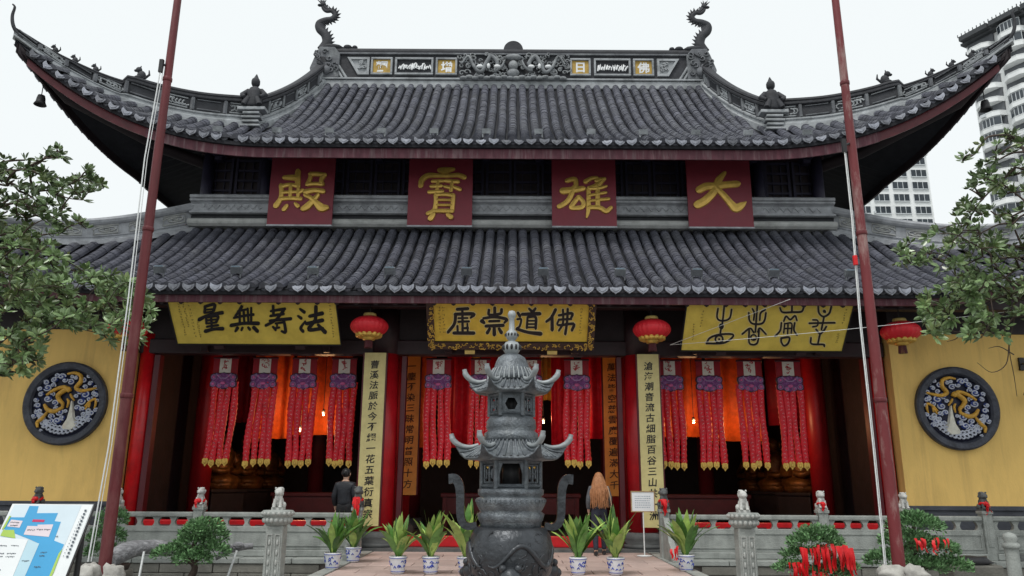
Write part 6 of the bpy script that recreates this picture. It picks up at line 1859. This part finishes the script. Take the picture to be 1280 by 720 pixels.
# ------------------------------------------------------------------ notice on a stand by the right couplet
def notice():
    Y = 16.9; c = P(805, 626, Y); w, h = .47, .39
    root = empty('notice_stand', (c.x, Y, 0), 'small white notice in a wooden frame on a thin stand', 'notice')
    m = MB(); m.span((c.x - w / 2, Y - .01, c.z - h / 2), (c.x + w / 2, Y + .01, c.z + h / 2)); m.build('sheet', mat('paper', (.72, .74, .76), .6, .04, 6), root)
    fr = mat('notice_wood', (.35, .24, .12), .5, .2, 8); m = MB()
    for a, b in (((-w / 2 - .02, -h / 2 - .02), (w / 2 + .02, -h / 2)), ((-w / 2 - .02, h / 2), (w / 2 + .02, h / 2 + .02)), ((-w / 2 - .02, -h / 2), (-w / 2, h / 2)), ((w / 2, -h / 2), (w / 2 + .02, h / 2))):
        m.span((c.x + a[0], Y - .02, c.z + a[1]), (c.x + b[0], Y + .02, c.z + b[1]))
    m.build('frame', fr, root)
    m = MB(); random.seed(4)
    for i in range(6):
        x = c.x - .17
        while x < c.x + .15:
            l = random.uniform(.015, .04); m.add([(x, Y - .0115, c.z + .1 - i * .045), (x + l, Y - .0115, c.z + .1 - i * .045), (x + l, Y - .0115, c.z + .115 - i * .045), (x, Y - .0115, c.z + .115 - i * .045)], [(0, 1, 2, 3)]); x += l + .012
    m.build('fine_print', mat('pale_ink', (.3, .36, .42), .6, .1, 6), root)
    m = MB(); m.tube([(c.x, Y, .02), (c.x, Y, c.z - h / 2 - .02)], .014, 8); m.build('stand_rod', ROPE, root)
    m = MB(); m.lathe([(.16, .0), (.16, .012), (.02, .022)], 20, (c.x, Y, .004)); m.build('stand_foot', ROPE, root)
notice()

# ------------------------------------------------------------------ people
def skin_body(name, verts, edges, radii, mt, parent, root=0, sub=2):
    me = bpy.data.meshes.new(name); me.from_pydata([tuple(v) for v in verts], edges, []); me.update()
    o = bpy.data.objects.new(name, me); col.objects.link(o); o.parent = parent
    o.modifiers.new('skin', 'SKIN')
    for i, r in enumerate(radii):
        sv = me.skin_vertices[0].data[i]; sv.radius = r if isinstance(r, tuple) else (r, r); sv.use_root = (i == root)
    s = o.modifiers.new('sub', 'SUBSURF'); s.levels = sub; s.render_levels = sub
    me.materials.append(mt)
    return o
SKIN = mat('skin', (.55, .34, .25), .5, .06, 9)
def person(loc, rz, H, label, top_m, leg_m, hair_m, long_hair, arm='bag', stride=.12):
    k = H / 1.70
    root = empty('person', loc, label, 'person', rz=rz)
    def V(x, y, z): return Vector((x * k, y * k, z * k))
    # faces -Y in local space
    V_ = [V(0, 0, .93), V(0, .005, 1.08), V(0, .01, 1.25), V(0, .015, 1.40), V(0, .01, 1.47), V(0, -.005, 1.53), V(0, -.015, 1.60), V(0, -.012, 1.655),
          V(.17, .02, 1.385), V(.235, .04, 1.14), V(.225, -.05, .94), V(.22, -.07, .86),
          V(-.17, .02, 1.385), V(-.235, .04, 1.14), V(-.19, -.13, 1.02), V(-.15, -.22, 1.03),
          V(.095, 0, .88), V(.10, -.03 + stride * .3, .49), V(.10, .02 + stride, .09), V(.105, -.10 + stride, .035),
          V(-.095, 0, .88), V(-.10, -.035 - stride * .3, .49), V(-.10, .03 - stride, .09), V(-.105, -.11 - stride, .035)]
    E = [(0, 1), (1, 2), (2, 3), (3, 4), (4, 5), (5, 6), (6, 7), (3, 8), (8, 9), (9, 10), (10, 11), (3, 12), (12, 13), (13, 14), (14, 15), (0, 16), (16, 17), (17, 18), (18, 19), (0, 20), (20, 21), (21, 22), (22, 23)]
    R = [(.15, .11), (.135, .095), (.155, .105), (.13, .09), (.055, .055), (.06, .062), (.082, .092), (.065, .075), .062, .047, .036, .026, .062, .047, .036, .026, .09, .062, .042, .032, .09, .062, .042, .032]
    R = [tuple(a * k for a in (r if isinstance(r, tuple) else (r, r))) for r in R]
    skin_body('body', V_, E, R, SKIN, root)
    # clothing shells
    Jt = [0, 1, 2, 3, 4, 8, 9, 10, 12, 13, 14]; idx = {v: i for i, v in enumerate(Jt)}
    ev = [(idx[a], idx[b]) for a, b in E if a in idx and b in idx]
    skin_body('jacket', [V_[i] for i in Jt], ev, [tuple(a * 1.17 + .012 * k for a in R[i]) for i in Jt], top_m, root)
    Jl = [0, 1, 16, 17, 18, 20, 21, 22]; idx = {v: i for i, v in enumerate(Jl)}
    ev = [(idx[a], idx[b]) for a, b in E if a in idx and b in idx]
    skin_body('trousers', [V_[i] for i in Jl], ev, [tuple(a * (1.15 if i != 1 else 1.0) + .008 * k for a in R[i]) for i in Jl], leg_m, root)
    for (a, b) in ((18, 19), (22, 23)):
        m = MB(); p, q = V_[a], V_[b]; m.tube(catmull([p + V(0, .045, -.045), p + V(0, -.02, -.045), q + V(0, 0, 0), q + V(0, -.06, -.008)], 3), [.045 * k, .05 * k, .05 * k, .052 * k, .052 * k, .05 * k, .048 * k, .045 * k, .04 * k, .03 * k], 10, flat=.8); m.build('shoe', BLACKM, root, local=True)
    hd = V(0, -.012, 1.615)
    m = MB()
    m.blob(hd + V(0, -.1, -.005), (.016 * k, .022 * k, .025 * k), n=8, m=6)
    for s in (-1, 1): m.blob(hd + V(s * .085, .01, 0), (.013 * k, .025 * k, .034 * k), n=8, m=6)
    m.build('facial_features', SKIN, root, local=True)
    m = MB()
    for s in (-1, 1): m.blob(hd + V(s * .033, -.086, .015), (.014 * k, .008 * k, .008 * k), n=8, m=6)
    m.blob(hd + V(0, -.088, -.055), (.026 * k, .008 * k, .007 * k), n=8, m=6); m.build('facial_features', BLACKM, root, local=True)
    random.seed(6)
    if long_hair:
        m = MB(); m.blob(hd + V(0, .022, .022), (.098 * k, .104 * k, .108 * k), 20, 14)
        for i in range(190):                    # locks falling over shoulders and back
            a = random.uniform(-.05, pi + .05)
            p0 = hd + V(cos(a) * .095, .02 + sin(a) * .10, .03); p1 = hd + V(cos(a) * .135 + random.uniform(-.015, .015), .045 + sin(a) * .125 + random.uniform(-.015, .02), -.14)
            p2 = hd + V(cos(a) * .185 + random.uniform(-.03, .03), .07 + sin(a) * .12 + random.uniform(-.02, .03), -.32); L = random.uniform(.38, .66)
            p3 = hd + V(cos(a) * .15 + random.uniform(-.05, .05), .085 + sin(a) * .1 + random.uniform(-.02, .04), -L)
            c = catmull([p0, p1, p2, p3], 4); m.tube(c, [.014 * k * (1 - .75 * (j / len(c)) ** 2) for j in range(len(c))], 5)
        m.build('hair', hair_m, root, local=True)
    else:
        m = MB(); m.blob(hd + V(0, .022, .022), (.092 * k, .098 * k, .1 * k), 18, 12)
        for i in range(60):
            a, t = random.uniform(-.3, pi + .3), random.uniform(.1, 1.7)
            d = V(cos(a) * sin(t) * .092, .02 + sin(a) * sin(t) * .098, .02 + cos(t) * .1); m.tube([hd + d, hd + d * 1.08 + V(0, .01, -.03)], [.015 * k, .006 * k], 5)
        m.build('hair', hair_m, root, local=True)
    # hands: palm with five fingers
    for (w_, e_, s) in ((11, 10, 1), (15, 14, -1)):
        p = V_[w_]; d = (V_[w_] - V_[e_]).normalized(); sd = Vector((0, 1, 0)) if abs(d.z) > .5 else Vector((1, 0, 0))
        sd = (sd - d * sd.dot(d)).normalized(); nn = d.cross(sd)
        m = MB(); m.blob(p + d * .035 * k, (.02 * k, .04 * k, .045 * k), n=10, m=8)
        for f in range(4):
            b = p + d * .065 * k + sd * (f - 1.5) * .019 * k; L = (.06, .07, .066, .05)[f] * k
            m.tube([b, b + d * L * .5 + nn * .006 * k, b + d * L * .9 + nn * .022 * k * s], [.0095 * k, .009 * k, .007 * k], 6)
        b = p + d * .02 * k + sd * .035 * k; m.tube([b, b + d * .03 * k + sd * .022 * k, b + d * .055 * k + sd * .02 * k], [.011 * k, .01 * k, .008 * k], 6)
        m.build('hand', SKIN, root, local=True)
    return root, V
HAIRB = mat('chestnut_hair', (.42, .19, .085), .45, .35, 14, .4, 40, stretch=(6, 6, .6))
HAIRK = mat('black_hair', (.012, .011, .012), .45, .3, 14)
w_pos = P(752, 692, 17.1); w_pos.z = .002
root, V = person((w_pos.x, w_pos.y, .002), pi, 1.66, 'woman with long chestnut hair seen from behind, walking into the middle doorway', mat('grey_knit', (.10, .105, .115), .8, .25, 20, .4, 60), mat('dark_denim', (.022, .025, .04), .75, .25, 20), HAIRB, True)
bag = empty('shoulder_bag', (w_pos.x, w_pos.y, .9), 'dark shoulder bag with a pale strap carried by the long haired woman', 'bag')
m = MB(); bc = Vector((w_pos.x + .26, w_pos.y - .02, .80)); m.box(bc, (.1, .26, .24), taper=.85); m.build('bag_body', mat('bag_leather', (.03, .022, .02), .5, .2, 9), bag, bevel=.03)
m = MB(); m.tube(catmull([bc + Vector((0, -.1, .12)), bc + Vector((-.03, -.13, .35)), bc + Vector((-.08, -.06, .60)), bc + Vector((-.06, .08, .45)), bc + Vector((0, .1, .12))], 5), .012, 6); m.build('strap', mat('strap_tan', (.42, .3, .2), .6, .1, 9), bag)
m_pos = P(430, 690, 17.35)
root, V = person((m_pos.x, 17.3, .002), pi - .15, 1.72, 'man in a black jacket seen from behind, standing behind the left balustrade', mat('black_jacket', (.014, .016, .022), .55, .25, 12, .3, 30), mat('black_trousers', (.012, .012, .014), .8, .2, 12), HAIRK, False, stride=.03)

# ------------------------------------------------------------------ wires, lamp bracket, odds and ends
def wire(a, b, sag, label):
    pts = [Vector(a).lerp(Vector(b), i / 16) - Vector((0, 0, sag * 4 * (i / 16) * (1 - i / 16))) for i in range(17)]
    m = MB(); m.tube(pts, .005, 5); m.build('wire', ROPE, None, label=label, cat='wire')
wire(P(838, 430, 17.0), P(1340, 376, 13.0), .05, 'long thin pale wire slanting across the right gold plaque to the right edge')
wire(P(838, 430, 17.0), P(988, 372, 15.9), .0, 'short thin pale wire rising from the right lantern to the eave')
def lamp_bracket():
    c = P(1276, 470, 17.9); root = empty('wall_lamp', c, 'black wrought iron lamp bracket on the yellow wall at the right edge', 'wall lamp')
    m = MB(); m.tube(catmull([c + Vector((.1, 0, .35)), c + Vector((-.02, -.25, .3)), c + Vector((0, -.3, .0)), c + Vector((.0, -.3, -.35))], 6), .018, 6); m.box(c + Vector((.1, .02, .35)), (.12, .06, .3)); m.build('bracket', BLACKM, root)
    m = MB(); m.lathe([(.02, .1), (.14, .06), (.16, 0), (.1, -.08), (.02, -.1)], 14, c + Vector((0, -.3, -.4))); m.build('lamp_bowl', BLACKM, root)
lamp_bracket()
# stone trough with a black bag beside the right balustrade
c = P(1214, 702, 13.6)
m = MB(); m.span((c.x - .42, c.y - .25, GZ + .004), (c.x + .42, c.y + .25, c.z)); m.build('stone_block', BLOCK, None, bevel=.03, label='rough stone block below the right balustrade near the right edge', cat='stone block')
m = MB(); m.blob(Vector((c.x + .02, c.y - .05, c.z + .05)), (.32, .2, .09), 14, 9, rough=.3); m.build('black_bag', BLACKM, None, label='crumpled black plastic bag lying on the rough stone block', cat='bag')
# railing post at the right edge
def edge_post():
    c = P(1272, 722, 9.6); root = empty('railing_post', (c.x, c.y, GZ), 'grey metal railing post with ball top at the lower right edge', 'post')
    zt = PZ(676, 9.6)
    m = MB(); m.tube([(c.x, c.y, GZ), (c.x, c.y, zt - .05)], .075, 12); m.build('post_shaft', STONE, root)
    m = MB(); m.lathe([(.075, -.06), (.1, -.04), (.09, 0), (.06, .02), (.085, .06), (.06, .11), (.01, .13)], 16, (c.x, c.y, zt)); m.build('post_cap', STONE, root)
    m = MB(); m.span((c.x + .07, c.y - .03, zt - .2), (c.x + 1.6, c.y + .03, zt - .12)); m.span((c.x + .07, c.y - .03, zt - .75), (c.x + 1.6, c.y + .03, zt - .68)); m.build('rails', STONED, root)
    for k in range(6):
        m = MB(); m.tube([(c.x + .2 + k * .2, c.y, zt - .7), (c.x + .2 + k * .2, c.y, zt - .15)], .015, 6); m.build('baluster', STONED, root)
edge_post()

# ------------------------------------------------------------------ apartment blocks behind
WIN = mat('window_glass', (.035, .045, .055), .15, .4, .35, spec=.6)
WALLW = mat('tower_white', (.8, .82, .82), .7, .06, .15, c3=(.5, .52, .53), c3scale=.12, c3amt=.5)
SHADE = mat('tower_recess_shade', (.11, .118, .13), .7, .2, .5)  # dark grey stands in for the shade inside the balconies
FRAMEW = mat('window_frame', (.55, .58, .6), .5, .05, 1)
def tower():
    O = Vector((92.4, 141, GZ)); ang = radians(-64)
    root = empty('apartment_tower', O, 'tall white apartment tower with stacked curved balconies at the upper right', 'apartment tower', rz=ang)
    FH = 3.0; NF = 30; BW = 6.2; NB = 4
    top = NF * FH
    m = MB(); m.span((0, 1.6, 0), (BW * NB, 16, top)); m.build('core', WALLW, root, local=True)
    m = MB(); m.span((-.3, .2, top), (BW * NB + .3, 16.2, top + .5)); TB = lambda b: top
    for b in range(NB): m.prism([(b * BW + .2, TB(b) + .5), (b * BW + BW - .2, TB(b) + .5), (b * BW + BW - .2, TB(b) + 1.5), (b * BW + .2, TB(b) + 1.5)], -1.0, 1.2)
    m.build('roof_parapet', mat('tower_roof', (.05, .055, .06), .7, .2, 1), root, local=True)
    m = MB()
    for b in range(int(NB * BW / 0.8)): m.tube([(b * .8, -.8, top + 1.5), (b * .8, -.8, top + 2.1)], .1, 4)
    m.build('roof_rail', MATS['tower_roof'], root, local=True)
    bal = None; win = None; sw = None
    for f in range(NF - 17, NF):
        for b in range(NB):
            x0 = b * BW; z = f * FH
            if bal is None:
                m = MB()
                def tr(zz0, zz1, g): 
                    pl = [(.3, 1.6), (.9, .1 - g), (2.0, -.7 - g), (BW - 2.0, -.7 - g), (BW - .9, .1 - g), (BW - .3, 1.6)]
                    n = len(pl); m.add([(x, y, zz0) for x, y in pl] + [(x, y, zz1) for x, y in pl], [tuple(reversed(range(n))), tuple(range(n, 2 * n))] + [(i, (i + 1) % n, n + (i + 1) % n, n + i) for i in range(n)])
                tr(0, .95, 0); tr(.951, 1.05, .06); bal = m.build('balcony', WALLW, root, local=True); bal_o = bal.location.copy()
                m = MB(); m.span((.5, 1.2, 1.051), (BW - .5, 1.595, 2.99)); win = m.build('balcony_shade_block', SHADE, root, local=True); win_o = win.location.copy()
                m = MB()
                pl = [(.95, .25), (2.02, -.5), (BW - 2.02, -.5), (BW - .95, .25)]
                m.add([(x, y, 1.2) for x, y in pl] + [(x, y, 2.85) for x, y in pl], [(i, i + 1, 5 + i, 4 + i) for i in range(3)])
                gl = m.build('window', WIN, root, local=True); gl_o = gl.location.copy()
                m = MB()
                for i in range(3):
                    a, c2 = Vector((*pl[i], 0)), Vector((*pl[i + 1], 0))
                    nn = 1 if i != 1 else 3
                    for zz in (1.1, 2.9): m.tube([a + Vector((0, 0, zz)), c2 + Vector((0, 0, zz))], .08, 4, smooth=False)
                    for j in range(nn + 1): p = a.lerp(c2, j / nn); m.tube([p + Vector((0, 0, 1.1)), p + Vector((0, 0, 2.9))], .07, 4, smooth=False)
                fr = m.build('window_frame', FRAMEW, gl, local=True); fr.location = fr.location - gl.location
                first = (gl, fr)
                d = Vector((x0, 0, z))
                for o_ in (bal, win, gl): o_.location = o_.location + d
            else:
                d = Vector((x0, 0, z))
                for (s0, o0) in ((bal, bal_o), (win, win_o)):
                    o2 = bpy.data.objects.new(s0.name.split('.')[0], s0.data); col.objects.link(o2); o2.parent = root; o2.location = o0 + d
                if (f * 7 + b * 3) % 5 not in (0, 2, 3):
                    o2 = bpy.data.objects.new('window', gl.data); col.objects.link(o2); o2.parent = root; o2.location = gl_o + d
                    o3 = bpy.data.objects.new('window_frame', fr.data); col.objects.link(o3); o3.parent = o2; o3.location = first[1].location
        for yy in (4.5, 9.5) if f < NF else ():
            m = MB(); m.span((-.06, yy, f * FH + .9), (.01, yy + 1.8, f * FH + 2.5)); m.build('side_window', WIN, root, local=True)
    for f in (NF - 16, NF - 14, NF - 11, NF - 9, NF - 6):
        m = MB(); m.span((2.2 + (f % 3) * 6.2, -1.1, f * FH + .3), (3.1 + (f % 3) * 6.2, -.705, f * FH + .9)); m.build('air_conditioner', FRAMEW, root, local=True)
tower()
def slab_block():
    Y = 165; a, b = P(1062, 230, Y), P(1162, 230, Y); top = PZ(191, Y)
    root = empty('apartment_block', ((a.x + b.x) / 2, Y, GZ), 'white apartment block with rows of windows seen between the right flagpole and the tree', 'apartment block')
    m = MB(); m.span((a.x, Y, GZ), (b.x, Y + 12, top)); m.span((a.x - .3, Y - .3, top), (b.x + .3, Y + 12.3, top + .8)); m.build('wall', WALLW, root)
    m = MB(); m.span((a.x + 8, Y + 3, top + .8), (a.x + 12, Y + 8, top + 3.5)); m.build('stair_head', WALLW, root)
    n = 4; w = (b.x - a.x) / n
    for f in range(6):
        z = top - 3.0 - f * 3.0
        for k in range(n):
            x0 = a.x + k * w + .5; x1 = x0 + w - 1.0
            m = MB(); m.span((x0, Y - .05, z + .6), (x1, Y + .02, z + 2.3)); o = m.build('window', WIN, root)
            m = MB()
            for j in range(4): xx = lerp(x0, x1, j / 3); m.span((xx - .06, Y - .12, z + .6), (xx + .06, Y - .051, z + 2.3))
            m.span((x0, Y - .3, z + .4), (x1, Y - .001, z + .598)); m.build('window_frame', FRAMEW, o)
        if f % 2 == 0:
            m = MB(); m.span((a.x + w * 1.0 + .1, Y - .5, z + .5), (a.x + w * 1.0 + .45, Y - .001, z + 1.1)); m.build('air_conditioner', FRAMEW, root)
slab_block()
